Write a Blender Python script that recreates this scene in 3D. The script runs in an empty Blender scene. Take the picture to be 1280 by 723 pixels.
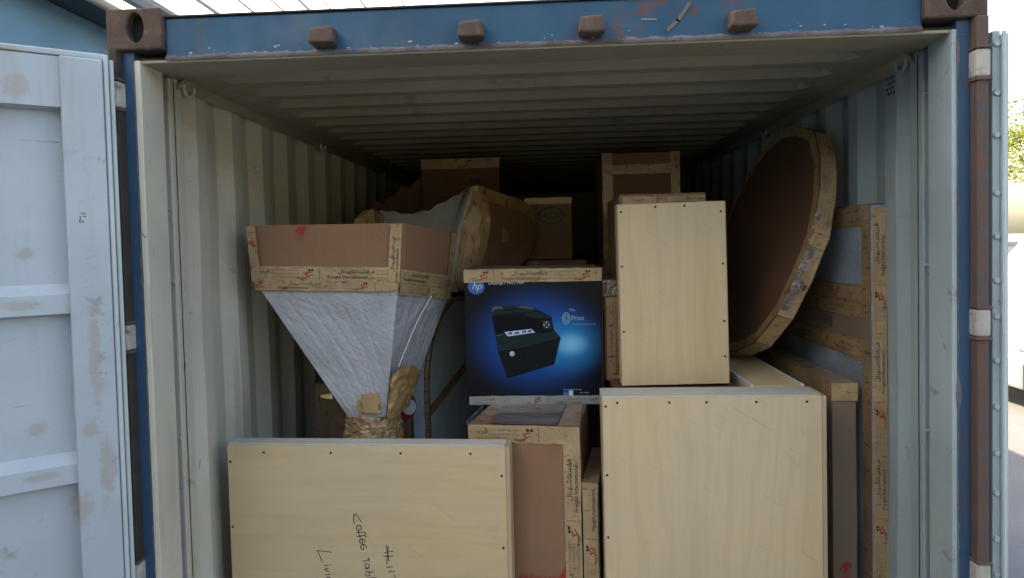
import bpy, bmesh, math, random
from math import radians, sin, cos, pi
from mathutils import Vector, Matrix, noise
random.seed(7)
S = bpy.context.scene
COL = S.collection

# ------------------------------------------------------------------ camera, sky, sun, exposure
cd = bpy.data.cameras.new('camera'); cam = bpy.data.objects.new('camera', cd); COL.objects.link(cam)
yaw, pitch, roll = radians(-2.972), radians(-1.931), radians(-1.3695)
fw = Vector((sin(yaw)*cos(pitch), cos(yaw)*cos(pitch), sin(pitch)))
r0 = Vector((cos(yaw), -sin(yaw), 0)); u0 = r0.cross(fw)
rt = cos(roll)*r0 + sin(roll)*u0; up = -sin(roll)*r0 + cos(roll)*u0
cam.matrix_world = Matrix(((rt.x, up.x, -fw.x, .0267), (rt.y, up.y, -fw.y, -1.9323), (rt.z, up.z, -fw.z, 1.8956), (0, 0, 0, 1)))
cd.sensor_width = 36; cd.lens = 863.41/1280*36; cd.shift_y = -0.0218; cd.clip_start = .02; cd.clip_end = 3000
S.camera = cam

SUN_EL, SUN_AZ = radians(38), radians(-58)        # behind and to the left of the container
W = bpy.data.worlds.new('World'); S.world = W; W.use_nodes = True
nt = W.node_tree; bg = nt.nodes['Background']; sky = nt.nodes.new('ShaderNodeTexSky')
sky.sky_type = 'NISHITA'; sky.sun_disc = False; sky.sun_elevation = SUN_EL; sky.sun_rotation = SUN_AZ
sky.dust_density = 3.0; sky.air_density = 1.0
nt.links.new(sky.outputs[0], bg.inputs[0]); bg.inputs[1].default_value = 0.15
sl = bpy.data.lights.new('sun', 'SUN'); sl.energy = 4.2; sl.angle = radians(.5); sl.color = (1, .93, .82)
so = bpy.data.objects.new('sun', sl); COL.objects.link(so)
sd = Vector((sin(SUN_AZ)*cos(SUN_EL), cos(SUN_AZ)*cos(SUN_EL), sin(SUN_EL)))
so.rotation_euler = (-sd).to_track_quat('-Z', 'Y').to_euler(); so.location = sd*30
S.view_settings.view_transform = 'Standard'; S.view_settings.look = 'None'
S.view_settings.exposure = 2.24; S.view_settings.gamma = 1
S.view_settings.use_white_balance = True; S.view_settings.white_balance_temperature = 7900; S.view_settings.white_balance_tint = 8   # camera balanced for open shade

# ------------------------------------------------------------------ node helpers
class NM:
    def __init__(s, name, col=(.5, .5, .5), rough=.6, metal=0, coat=0, spec=.5):
        s.m = bpy.data.materials.new(name); s.m.use_nodes = True; s.t = s.m.node_tree
        s.p = s.t.nodes['Principled BSDF']
        s.p.inputs['Base Color'].default_value = (*col, 1); s.p.inputs['Roughness'].default_value = rough
        s.p.inputs['Metallic'].default_value = metal; s.p.inputs['Coat Weight'].default_value = coat
        s.p.inputs['Coat Roughness'].default_value = .12; s.p.inputs['Specular IOR Level'].default_value = spec
        s.tc = s.t.nodes.new('ShaderNodeTexCoord').outputs['Object']; s.col = (*col, 1)
    def n(s, typ, **k):
        x = s.t.nodes.new(typ)
        for a, b in k.items(): setattr(x, a, b)
        return x
    def set(s, sock, v):
        if hasattr(v, 'node'): s.t.links.new(v, sock)
        else: sock.default_value = v if not (isinstance(v, tuple) and len(v) == 3 and sock.type == 'RGBA') else (*v, 1)
    def vec(s, scale=(1, 1, 1), rot=(0, 0, 0), loc=(0, 0, 0)):
        m = s.n('ShaderNodeMapping'); m.inputs['Scale'].default_value = scale; m.inputs['Rotation'].default_value = rot; m.inputs['Location'].default_value = loc
        s.t.links.new(s.tc, m.inputs[0]); return m.outputs[0]
    def vecr(s, scale, rot, loc=(0, 0, 0)):   # rotate first, then stretch
        m = s.n('ShaderNodeMapping', vector_type='TEXTURE'); m.inputs['Scale'].default_value = tuple(1/x for x in scale); m.inputs['Rotation'].default_value = rot; m.inputs['Location'].default_value = loc
        s.t.links.new(s.tc, m.inputs[0]); return m.outputs[0]
    def noise(s, sc, detail=4, rough=.55, scale=(1, 1, 1), rot=(0, 0, 0), loc=(0, 0, 0), dist=0):
        x = s.n('ShaderNodeTexNoise'); x.inputs['Scale'].default_value = sc; x.inputs['Detail'].default_value = detail
        x.inputs['Roughness'].default_value = rough; x.inputs['Distortion'].default_value = dist
        s.t.links.new(s.vecr(scale, rot, loc) if any(rot) else s.vec(scale, rot, loc), x.inputs['Vector']); return x.outputs[0]
    def ramp(s, v, a, b, lo=0., hi=1.):
        x = s.n('ShaderNodeMapRange'); x.interpolation_type = 'SMOOTHSTEP'
        s.t.links.new(v, x.inputs[0])
        for i, q in zip((1, 2, 3, 4), (a, b, lo, hi)): x.inputs[i].default_value = q
        return x.outputs[0]
    def mix(s, f, a, b, mode='MIX'):
        x = s.n('ShaderNodeMix', data_type='RGBA', blend_type=mode)
        s.set(x.inputs[0], f); s.set(x.inputs[6], a); s.set(x.inputs[7], b); return x.outputs[2]
    def math(s, op, a, b=0.):
        x = s.n('ShaderNodeMath', operation=op); s.set(x.inputs[0], a); s.set(x.inputs[1], b); return x.outputs[0]
    def bump(s, h, strength=.3, dist=.002, prev=None):
        x = s.n('ShaderNodeBump'); x.inputs['Strength'].default_value = strength; x.inputs['Distance'].default_value = dist
        s.t.links.new(h, x.inputs['Height'])
        if prev: s.t.links.new(prev, x.inputs['Normal'])
        s.t.links.new(x.outputs[0], s.p.inputs['Normal']); return x.outputs[0]
    def base(s, c): s.set(s.p.inputs['Base Color'], c)
    def rough(s, v): s.set(s.p.inputs['Roughness'], v)

RUST = (.115, .05, .032)
def paint(name, col, rust=.25, dirt=(.30, .24, .18), dirt_amt=.3, rough=.5, scr=.3, rustcol=RUST):
    m = NM(name, col, rough)
    tone = m.ramp(m.noise(1.7, 5), .3, .7)
    c = m.mix(tone, tuple(x*.88 for x in col), tuple(min(1, x*1.08) for x in col))
    streak = m.ramp(m.noise(9, 6, .65, (1, 1, .12)), .52, .8, 0, dirt_amt)
    c = m.mix(streak, c, dirt)
    spots = m.ramp(m.noise(34, 6, .7), .66, .72, 0, scr)
    c = m.mix(spots, c, tuple(x*.45 for x in dirt))
    big = m.math('MULTIPLY', m.ramp(m.noise(5, 8, .7, dist=.4), .60, .66), m.ramp(m.noise(40, 4), .35, .6))
    c = m.mix(m.math('MULTIPLY', big, rust), c, rustcol)
    runs = m.math('MULTIPLY', m.ramp(m.noise(16, 4, .6, (1, 1, .04)), .60, .70), m.ramp(m.noise(2.2, 4), .42, .62))
    c = m.mix(m.math('MULTIPLY', runs, .35*rust+.1), c, (rustcol[0]*1.6, rustcol[1]*1.6, rustcol[2]*1.6))
    for i, rr in enumerate(((.35, 0, 0), (-.9, .4, 0), (1.45, .2, .1))):
        sc_ = m.math('MULTIPLY', m.ramp(m.noise(9, 2, .4, (1, 1, 26), rr, (i*7, 2, i)), .735, .75), m.ramp(m.noise(3, 3, .5, (1, 1, 1), (0, 0, .1), (i, i*3, 4)), .5, .56))
        c = m.mix(m.math('MULTIPLY', sc_, scr*1.6), c, tuple(x*.35 for x in dirt))
    m.base(c); m.rough(m.ramp(m.noise(12, 4), .3, .7, rough-.1, rough+.15))
    m.bump(m.noise(60, 5, .6), .25, .0015); return m.m
M = {}
def scuffed(mat, spots):
    nt_ = mat.node_tree; P = nt_.nodes['Principled BSDF']; src = P.inputs['Base Color'].links[0].from_socket
    h = NM.__new__(NM); h.m = mat; h.t = nt_; h.p = P; h.tc = [n for n in nt_.nodes if n.type == 'TEX_COORD'][0].outputs['Object']
    nz = h.noise(38, 7, .7); c = src
    for (x, z, rx, rz) in spots:
        mp = h.vec((1/rx, 0, 1/rz), loc=(-x/rx, 0, -z/rz)); l = h.n('ShaderNodeVectorMath', operation='LENGTH'); nt_.links.new(mp, l.inputs[0])
        d = h.math('ADD', l.outputs['Value'], h.math('MULTIPLY', h.math('SUBTRACT', nz, .5), 2.6))
        c = h.mix(h.ramp(d, .45, 1.25, .55, 0), c, (.36, .30, .25))
    h.base(c); return mat
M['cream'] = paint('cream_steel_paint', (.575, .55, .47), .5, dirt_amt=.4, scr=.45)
M['cream_right'] = paint('sky_tinted_wall_paint', (.35, .43, .455), .5, dirt_amt=.35)  # same wall paint, with the bluer sky light of this side put into its colour
M['roof'] = paint('shade_darkened_roof_paint', (.33, .30, .22), .5, dirt_amt=.35)  # wall paint darkened: the ceiling's dimmer light is put into the colour
M['door'] = paint('pale_blue_door_paint', (.42, .48, .54), .5, dirt=(.32, .27, .22), dirt_amt=.5, rustcol=(.26, .19, .15))
M['doorrim'] = paint('door_edge_paint', (.36, .46, .50), .7, dirt_amt=.3)
M['blue'] = paint('blue_steel_paint', (.014, .080, .155), 1., dirt=(.06, .065, .08), dirt_amt=.85, rough=.55)
M['bluepost'] = paint('blue_post_paint', (.03, .085, .17), .8, dirt=(.05, .06, .07), dirt_amt=.4)
M['blueedge'] = None
def rustmat(name, a, b, c):
    m = NM(name, a, .8)
    f = m.ramp(m.noise(14, 8, .7), .3, .7); col = m.mix(f, a, b)
    col = m.mix(m.ramp(m.noise(28, 6, .7), .56, .68), col, c); m.base(col)
    m.bump(m.noise(55, 8, .7), .6, .003); return m.m
M['rust'] = rustmat('rusty_steel', (.055, .036, .028), (.125, .07, .05), (.13, .12, .12))
M['rustbar'] = rustmat('rusty_brown_bar', (.15, .075, .055), (.095, .075, .07), (.09, .11, .135))
M['darkrust'] = rustmat('dark_rusty_steel', (.035, .026, .02), (.06, .04, .03), (.02, .02, .025))
M['flake'] = rustmat('flaking_paint_edge', (.10, .06, .055), (.20, .20, .22), (.03, .06, .13))
M['white'] = rustmat('worn_white_paint', (.50, .47, .42), (.36, .33, .29), (.22, .11, .07))
M['gasket'] = paint('painted_rubber_gasket', (.50, .56, .58), .3, dirt_amt=.4)

def ply(name, horiz, tint=(.665, .49, .275)):
    m = NM(name, tint, .55)
    sc = (1, 1, 14) if horiz else (14, 14, 1)
    sc2 = (.8, 1, 3.2) if horiz else (3.2, 3.2, .8)
    g1 = m.noise(5, 8, .62, sc, dist=.25); g2 = m.noise(1.6, 6, .5, sc2, dist=1.1)
    w = m.n('ShaderNodeTexWave', wave_type='BANDS', bands_direction='Z' if horiz else 'X')
    w.inputs['Scale'].default_value = 2.6; w.inputs['Distortion'].default_value = 17; w.inputs['Detail'].default_value = 3; w.inputs['Detail Scale'].default_value = .6
    m.t.links.new(m.vec((.35, 1, 1.6) if horiz else (1.6, 1, .35)), w.inputs['Vector'])
    c = m.mix(m.ramp(g1, .3, .7), tuple(x*.955 for x in tint), tuple(x*1.03 for x in tint))
    c = m.mix(m.ramp(g2, .45, .72, 0, .5), c, (tint[0]*.84, tint[1]*.82, tint[2]*.74))
    c = m.mix(m.ramp(w.outputs[0], .62, .95, 0, .15), c, (tint[0]*.72, tint[1]*.66, tint[2]*.52))
    c = m.mix(m.ramp(m.noise(1.1, 3), .35, .75, 0, .35), c, (.52, .50, .44))
    kn = m.n('ShaderNodeTexVoronoi'); kn.inputs['Scale'].default_value = 2.6; m.t.links.new(m.vec((.6, 1, 1.3) if horiz else (1.3, 1, .6), loc=(.3, .1, .7)), kn.inputs['Vector'])
    c = m.mix(m.ramp(kn.outputs[0], .02, .05, .55, 0), c, (.22, .13, .07)); c = m.mix(m.ramp(kn.outputs[0], .04, .16, .18, 0), c, (.48, .33, .17))
    c = m.mix(m.ramp(m.noise(3.2, 7, .68, (1.6, 1, .8), dist=.8), .56, .78, 0, .32), c, (.40, .35, .27))
    c = m.mix(m.ramp(m.noise(9, 2, .4, (1, 1, 22), (0, .6, .1)), .70, .73, 0, .30), c, (.36, .27, .18))
    c = m.mix(m.ramp(m.noise(22, 5, .6, (1, 1, 3)), .70, .76, 0, .35), c, (.25, .17, .10))
    m.base(c); m.rough(m.ramp(g1, .3, .7, .45, .65)); m.bump(g1, .15, .001); return m.m
M['ply_h'] = ply('plywood_grain_across', True); M['ply_v'] = ply('plywood_grain_upright', False, (.69, .515, .305))
M['ply_edge'] = ply('plywood_cut_edge', True, (.60, .575, .50))
M['ply_end'] = ply('plywood_side_end', False, (.54, .38, .23))
M['nail'] = NM('dark_nail_head', (.02, .016, .014), .5, .6).m

def card(name, col):
    m = NM(name, col, .78)
    c = m.mix(m.ramp(m.noise(3, 4), .3, .7), tuple(x*.92 for x in col), tuple(x*1.06 for x in col))
    c = m.mix(m.ramp(m.noise(150, 3, .5, (1, 1, .05)), .35, .7, 0, .25), c, tuple(x*.8 for x in col))
    c = m.mix(m.ramp(m.noise(11, 7, .7), .6, .75, 0, .3), c, tuple(x*.62 for x in col))
    c = m.mix(m.ramp(m.noise(8, 2, .4, (1, 1, 20), (0, .8, .1)), .69, .72, 0, .35), c, tuple(min(1, x*1.5) for x in col))
    c = m.mix(m.ramp(m.noise(2.3, 5, .6), .55, .8, 0, .35), c, tuple(x*.7 for x in col))
    m.base(c); b = m.bump(m.noise(150, 2, .5, (1, 1, .05)), .12, .0006); m.bump(m.noise(6, 4), .25, .006, b); return m.m
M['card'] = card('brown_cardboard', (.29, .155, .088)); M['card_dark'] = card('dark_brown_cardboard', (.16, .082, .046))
M['card_worn'] = card('grey_worn_cardboard', (.23, .165, .12))

def tapemat(name, col, prnt, scl=(1, 1, 1)):
    m = NM(name, col, .36, coat=.7)
    c = m.mix(m.ramp(m.noise(7, 5), .3, .7), tuple(x*.82 for x in col), tuple(min(1, x*1.14) for x in col))
    c = m.mix(m.ramp(m.noise(30, 5, .7), .55, .75, 0, .35), c, (col[0]*.7, col[1]*.55, col[2]*.4))
    if prnt:
        k = m.ramp(m.noise(42, 3, .5, scl), .60, .64, 0, prnt); c = m.mix(k, c, (.06, .045, .04))
        r = m.ramp(m.noise(30, 3, .5, scl, loc=(3, 1, 2)), .66, .69, 0, prnt); c = m.mix(r, c, (.42, .05, .04))
    m.base(c); b = m.bump(m.noise(26, 6, .65, dist=.6), .75, .005); m.bump(m.noise(9, 4, .5, dist=1.), .6, .010, b); return m.m
M['tape'] = tapemat('printed_paper_tape', (.44, .305, .165), .45, (.6, .6, 1.6))
M['tape_aged'] = tapemat('yellowed_tape', (.46, .29, .13), .7, (1, 1, .35))
M['tape_mess'] = tapemat('crumpled_printed_tape', (.36, .24, .13), .8, (.4, .4, 2.2))
M['tape_wad'] = tapemat('wadded_printed_tape', (.40, .25, .12), .85, (.5, .5, 3.))
M['tape_dark'] = tapemat('dark_stained_tape', (.17, .11, .06), .8, (2.2, 1, .4))
M['tape_grey'] = tapemat('clear_tape_over_card', (.30, .31, .29), 0)
M['ink'] = NM('black_ink', (.022, .02, .02), .6).m
M['ink2'] = NM('faded_grey_ink', (.16, .13, .10), .7).m
M['red'] = NM('red_ink', (.42, .03, .03), .6).m

def wrap(name, col, coat=1., dirs=((.6, 0, 0),), scale=1., streak=(.85, .86, .92)):
    m = NM(name, col, .5, coat=coat); m.p.inputs['Coat Roughness'].default_value = .16
    c = m.mix(m.ramp(m.noise(4*scale, 5), .3, .7), tuple(x*.85 for x in col), tuple(min(1, x*1.12) for x in col))
    c = m.mix(m.ramp(m.noise(120, 2, .5), .4, .7, 0, .25), c, tuple(x*.72 for x in col))
    prev = None; s0 = None
    for i, (rx, ry, rz) in enumerate(((0, .5, .3), (0, -.30, .2), (0, 1.05, 0.3))):
        f = m.noise((8, 5, 8)[i]*scale, 5, .62, (1, 1, 9), (rx, ry, rz), (i*3, 0, i), .5)
        prev = m.bump(f, .6, .008, prev)
        q = m.ramp(f, .60, .74, 0, .30 if i < 2 else .2); c = m.mix(q, c, streak)
    for i, ry in enumerate((.62, -.5, 1.25)):
        q = m.ramp(m.noise(15*scale, 3, .5, (1, 1, 22), (0, ry, .2), (i*5, 1, i), .25), .65, .72, 0, .38); c = m.mix(q, c, streak)
    m.bump(m.noise(5, 4, .5, dist=1.2), .5, .02, prev); m.base(c); m.p.inputs['Coat Roughness'].default_value = .1; return m.m
M['wrap'] = wrap('stretch_wrapped_grey_cloth', (.42, .44, .485))
M['film_clear'] = wrap('bright_stretch_film', (.52, .56, .62), scale=1.3, streak=(.95, .96, 1.))
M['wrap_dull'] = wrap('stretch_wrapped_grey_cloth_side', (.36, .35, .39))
def bubble(name, col, coat=.7):
    m = NM(name, col, .45, coat=coat); m.p.inputs['Coat Roughness'].default_value = .2
    v = m.n('ShaderNodeTexVoronoi'); v.inputs['Scale'].default_value = 75; m.t.links.new(m.vec(), v.inputs['Vector'])
    c = m.mix(m.ramp(m.noise(4, 5), .3, .7), tuple(x*.8 for x in col), tuple(min(1, x*1.2) for x in col))
    c = m.mix(m.ramp(v.outputs[0], .1, .45, .35, 0), c, tuple(min(1, x*1.8) for x in col)); m.base(c)
    b = m.bump(v.outputs[0], .4, .004); m.bump(m.noise(8, 5, .6, (1, 1, 6), (.5, .6, 0)), .5, .008, b); return m.m
M['bubble'] = bubble('grey_blue_bubble_wrap', (.30, .35, .42)); M['bubble_light'] = bubble('pale_blue_bubble_wrap', (.60, .74, .88))
M['bubble_teal'] = bubble('teal_bubble_wrap', (.66, .82, .88))

# ------------------------------------------------------------------ mesh helpers
_tc = {}
def glyphs(s, shear=0., res=2):
    k = (s, shear, res)
    if k not in _tc:
        c = bpy.data.curves.new('t', 'FONT'); c.body = s; c.resolution_u = res; c.shear = shear
        o = bpy.data.objects.new('t', c); COL.objects.link(o)
        me = bpy.data.meshes.new_from_object(o.evaluated_get(bpy.context.evaluated_depsgraph_get()))
        vs = [(v.co.x, v.co.y) for v in me.vertices]; fs = [tuple(p.vertices) for p in me.polygons]
        w = max([v[0] for v in vs] or [0])
        bpy.data.objects.remove(o); bpy.data.curves.remove(c); bpy.data.meshes.remove(me); _tc[k] = (vs, fs, w)
    return _tc[k]
V = Vector
class MB:
    def __init__(s): s.v = []; s.f = []; s.mi = []; s.sm = []
    def add(s, vs, fs, mi=0, smooth=False):
        k = len(s.v); s.v += [V(p) for p in vs]; s.f += [tuple(i+k for i in f) for f in fs]; s.mi += [mi]*len(fs); s.sm += [smooth]*len(fs); return s
    def hexa(s, p, mi=0):   # p: 4 bottom ccw (fl, fr, br, bl), 4 top
        return s.add(p, [(3, 2, 1, 0), (4, 5, 6, 7), (0, 1, 5, 4), (1, 2, 6, 5), (2, 3, 7, 6), (3, 0, 4, 7)], mi)
    def box(s, a, b, mi=0):
        (x, y, z), (X, Y, Z) = a, b
        return s.hexa([(x, y, z), (X, y, z), (X, Y, z), (x, Y, z), (x, y, Z), (X, y, Z), (X, Y, Z), (x, Y, Z)], mi)
    def cyl(s, a, b, r, r2=None, n=14, mi=0, caps=True):
        a, b = V(a), V(b); r2 = r if r2 is None else r2; d = (b-a).normalized(); q = d.orthogonal().normalized(); w = d.cross(q)
        vs = [a+(q*cos(2*pi*i/n)+w*sin(2*pi*i/n))*r for i in range(n)]+[b+(q*cos(2*pi*i/n)+w*sin(2*pi*i/n))*r2 for i in range(n)]
        s.add(vs, [(i, (i+1) % n, n+(i+1) % n, n+i) for i in range(n)], mi, True)
        if caps: s.add(vs[:n], [tuple(range(n))[::-1]], mi); s.add(vs[n:], [tuple(range(n))], mi)
        return s
    def tube(s, pts, r, n=8, mi=0):
        for a, b in zip(pts, pts[1:]): s.cyl(a, b, r, n=n, mi=mi)
        return s
    def prism(s, poly, off, mi=0, side=None):  # poly list of 3D pts, extrude by vector off
        n = len(poly); off = V(off); a = [V(p) for p in poly]; b = [p+off for p in a]
        s.add(a+b, [tuple(range(n)), tuple(range(2*n-1, n-1, -1))], mi)
        s.add(a+b, [(i, n+i, n+(i+1) % n, (i+1) % n) for i in range(n)], mi if side is None else side); return s
    def grid(s, fn, nu, nv, mi=0, smooth=True, wrapu=False):
        vs = [fn(i/nu, j/nv) for j in range(nv+1) for i in range(nu+1)]
        return s.add(vs, [(j*(nu+1)+i, j*(nu+1)+i+1, (j+1)*(nu+1)+i+1, (j+1)*(nu+1)+i) for j in range(nv) for i in range(nu)], mi, smooth)
    def text(s, t, O, A, B, size, mi=0, align=0, shear=0., res=2, sx=1.):
        vs, fs, w = glyphs(t, shear, res); O, A, B = V(O), V(A), V(B)
        return s.add([O+A*(x-w*align)*size*sx+B*y*size for x, y in vs], fs, mi)
    def ribbon(s, pts, w, N, mi=0):   # flat pen stroke through 3D pts on plane with normal N
        N = V(N)
        for a, b in zip(pts, pts[1:]):
            a, b = V(a), V(b); d = (b-a)
            if d.length < 1e-6: continue
            d.normalize(); q = N.cross(d)*w/2; e = d*w*.3
            s.add([a-e-q, b+e-q, b+e+q, a-e+q], [(0, 1, 2, 3)], mi)
        return s
    def build(s, name, mats, parent=None, bevel=0., seg=2, weld=False, crumple=0.):
        org = V((0, 0, 0))
        me = bpy.data.meshes.new(name); me.from_pydata([tuple(p) for p in s.v], [], s.f)
        for m in (mats if isinstance(mats, (list, tuple)) else [mats]): me.materials.append(M[m] if isinstance(m, str) else m)
        for p, i, q in zip(me.polygons, s.mi, s.sm): p.material_index = i; p.use_smooth = q
        if bevel or weld:
            bm = bmesh.new(); bm.from_mesh(me)
            if weld: bmesh.ops.remove_doubles(bm, verts=bm.verts, dist=1e-5)
            if bevel:
                es = [e for e in bm.edges if len(e.link_faces) == 2 and e.calc_face_angle(0) > .5]
                bmesh.ops.bevel(bm, geom=es, offset=bevel, segments=seg, profile=.5, affect='EDGES', clamp_overlap=True)
            if crumple:
                bmesh.ops.subdivide_edges(bm, edges=[e for e in bm.edges if e.calc_length() > .05], cuts=9, use_grid_fill=True)
                ctr = sum((v.co for v in bm.verts), V((0, 0, 0)))/len(bm.verts); sd_ = random.random()*50
                for v in bm.verts:
                    q = v.co*7; d = crumple*(abs(noise.noise(q+V((sd_, 0, 0))))*1.2+.5*abs(noise.noise(q*3+V((0, sd_, 0))))); r_ = v.co-ctr
                    v.co -= V((math.copysign(min(1, abs(r_.x)*20), r_.x), math.copysign(min(1, abs(r_.y)*20), r_.y), math.copysign(min(1, abs(r_.z)*20), r_.z)))*d
                for f in bm.faces: f.smooth = False
            bmesh.ops.recalc_face_normals(bm, faces=bm.faces); bm.to_mesh(me); bm.free()
        o = bpy.data.objects.new(name, me); COL.objects.link(o)
        if parent: o.parent = parent
        return o
def tag(o, label=None, cat=None, group=None, kind=None):
    for k, v in (('label', label), ('category', cat), ('group', group), ('kind', kind)):
        if v: o[k] = v
    return o
def thing(name, label, cat, loc=(0, 0, 0), rz=0., group=None):
    o = bpy.data.objects.new(name, None); COL.objects.link(o); o.location = loc; o.rotation_euler = (0, 0, radians(rz)); o.empty_display_size = .1
    return tag(o, label, cat, group)
def jit(a): return random.uniform(-a, a)

# arabic line of the tape print, in presentation forms and display order
AR1 = ''.join(reversed('\ufed3\ufeae\ufef3\ufe96')); AR2 = ''.join(reversed('\ufe8d\ufee7\ufe98\ufeae\ufee7\ufe8e\ufeb7\ufef4\ufeee\ufee7\ufe8e\ufedd'))
def tape(parent, O, A, B, L, Wd, phase=0., mat='tape', detail=2, name='tape', flip=False, dark=False, wrk=.0006):
    """strip of the printed packing tape: O corner, A along, B across (unit), raised along A x B; its print is a child"""
    O, A, B = V(O), V(A).normalized(), V(B).normalized(); Nn = A.cross(B)
    mb = MB(); nu = max(2, int(L/.03))
    offs = [(jit(.0012), jit(.0012)) for _ in range(nu+1)]; up_ = [random.random()*wrk for _ in range(3*(nu+1))]
    def fn(u, v):
        i = min(nu, int(u*nu+.5)); j = int(v*2+.5)
        return O+A*L*u+B*(Wd*v+(offs[i][0] if j == 0 else offs[i][1] if j == 2 else 0))+Nn*(.0012+(up_[i*3+j]))
    mb.grid(fn, nu, 2, smooth=False)
    t = mb.build(name, mat, parent)
    if detail <= 0: return t
    p = MB(); h = .0032
    if flip: O = O+A*L+B*Wd; A, B = -A, -B
    def T(s, a, b, sz, mi=0, **k):
        if 0 <= a and a+glyphs(s, k.get('shear', 0))[2]*sz*k.get('sx', 1) <= L: p.text(s, O+A*a+B*b*Wd+Nn*h, A, B, sz, mi, **k)
    a = -phase*.40
    while a < L:
        T('Freight International', a+.06, .17, .0175*Wd/.05, 0); T('L.L.C', a+.21, .18, .011*Wd/.05, 1)
        T(AR2, a+.10, .56, .019*Wd/.05, 0, sx=1.25); T(AR1, a+.185, .56, .019*Wd/.05, 0, sx=1.25)
        if detail > 1:
            for j in range(3):
                T('P.O. Box, Dubai', a+.245, .2+.25*j, .008*Wd/.05, 1); T('Tel Fax cargo', a+.305, .2+.25*j, .008*Wd/.05, 1)
        # red running mark with black eyes
        for (x0, y0, x1, y1, w, mi) in ((.375, .18, .392, .34, .004, 2), (.384, .30, .378, .52, .0045, 2), (.378, .52, .398, .60, .004, 2), (.391, .34, .404, .44, .003, 2)):
            if 0 < a+x0 and a+x1 < L: p.ribbon([O+A*(a+x0)+B*y0*Wd+Nn*h, O+A*(a+x1)+B*y1*Wd+Nn*h], w, Nn, mi)
        T('freight', a+.345, .12, .012*Wd/.05, 0); T('\u25cf\u25cf', a+.386, .66, .012*Wd/.05, 0)
        if 0 < a+.03 < L-.005:
            for j in range(4): p.ribbon([O+A*(a+.03)+B*(.14+.2*j)*Wd+Nn*h, O+A*(a+.031)+B*(.24+.2*j)*Wd+Nn*h], .0028, Nn, 2)
        a += .40
    if p.v: p.build('printed_text', ['ink', 'ink2', 'red'], t)
    return t
def emblem(parent, O, A, B, s, name='red_emblem'):
    """small red horse-like stencil of the freight firm"""
    mb = MB(); O, A, B = V(O), V(A), V(B); N = A.cross(B)
    P = lambda x, y: O+A*x*s+B*y*s+N*.002
    for q in ([(.0, .55), (.3, .95), (.62, 1.), (.95, .85), (.9, .6), (.6, .66), (.4, .5), (.15, .62)], [(.38, .52), (.62, .66), (.72, .45), (.5, .3), (.33, .36)],
              [(.3, .36), (.45, .33), (.34, .12), (.2, .05), (.24, .2)], [(.5, .32), (.62, .36), (.75, .2), (.7, .05), (.62, .15)], [(.0, .5), (.12, .55), (.16, .34), (.02, .24)]):
        mb.add([P(*k) for k in q], [tuple(range(len(q)))])
    mb.text('freight', P(0, -.22), A, B, s*.3)
    return mb.build(name, 'red', parent)

# ================================================================== SETTING
gm = NM('pale_concrete_yard', (.36, .33, .29), .85)
gm.base(gm.mix(gm.ramp(gm.noise(.6, 8, .6), .3, .7), (.125, .125, .13), (.18, .175, .18))); gm.bump(gm.noise(30, 6), .4, .01); M['ground'] = gm.m
g = MB(); g.add([(-400, -400, 0), (400, -400, 0), (400, 700, 0), (-400, 700, 0)], [(0, 1, 2, 3)]); tag(g.build('ground', 'ground'), kind='structure')

bk = MB(); NB = 60   # unseen bank added behind the viewer to block low sky light
bk.grid(lambda u, v: V((-60+120*u, -8-14*v, .002+6.5*min(1, v*2.2)**.8*(1+.25*noise.noise((u*14, v*4, 0)))*(1-max(0, v-.6)*2.5*.98))), NB, 16)
em = NM('light_blocker_dark_earth', (.07, .075, .045), .95); em.base(em.mix(em.ramp(em.noise(2, 8, .65), .35, .65), (.04, .045, .025), (.075, .07, .045))); tag(bk.build('light_blocking_bank', em.m), kind='structure')
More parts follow.
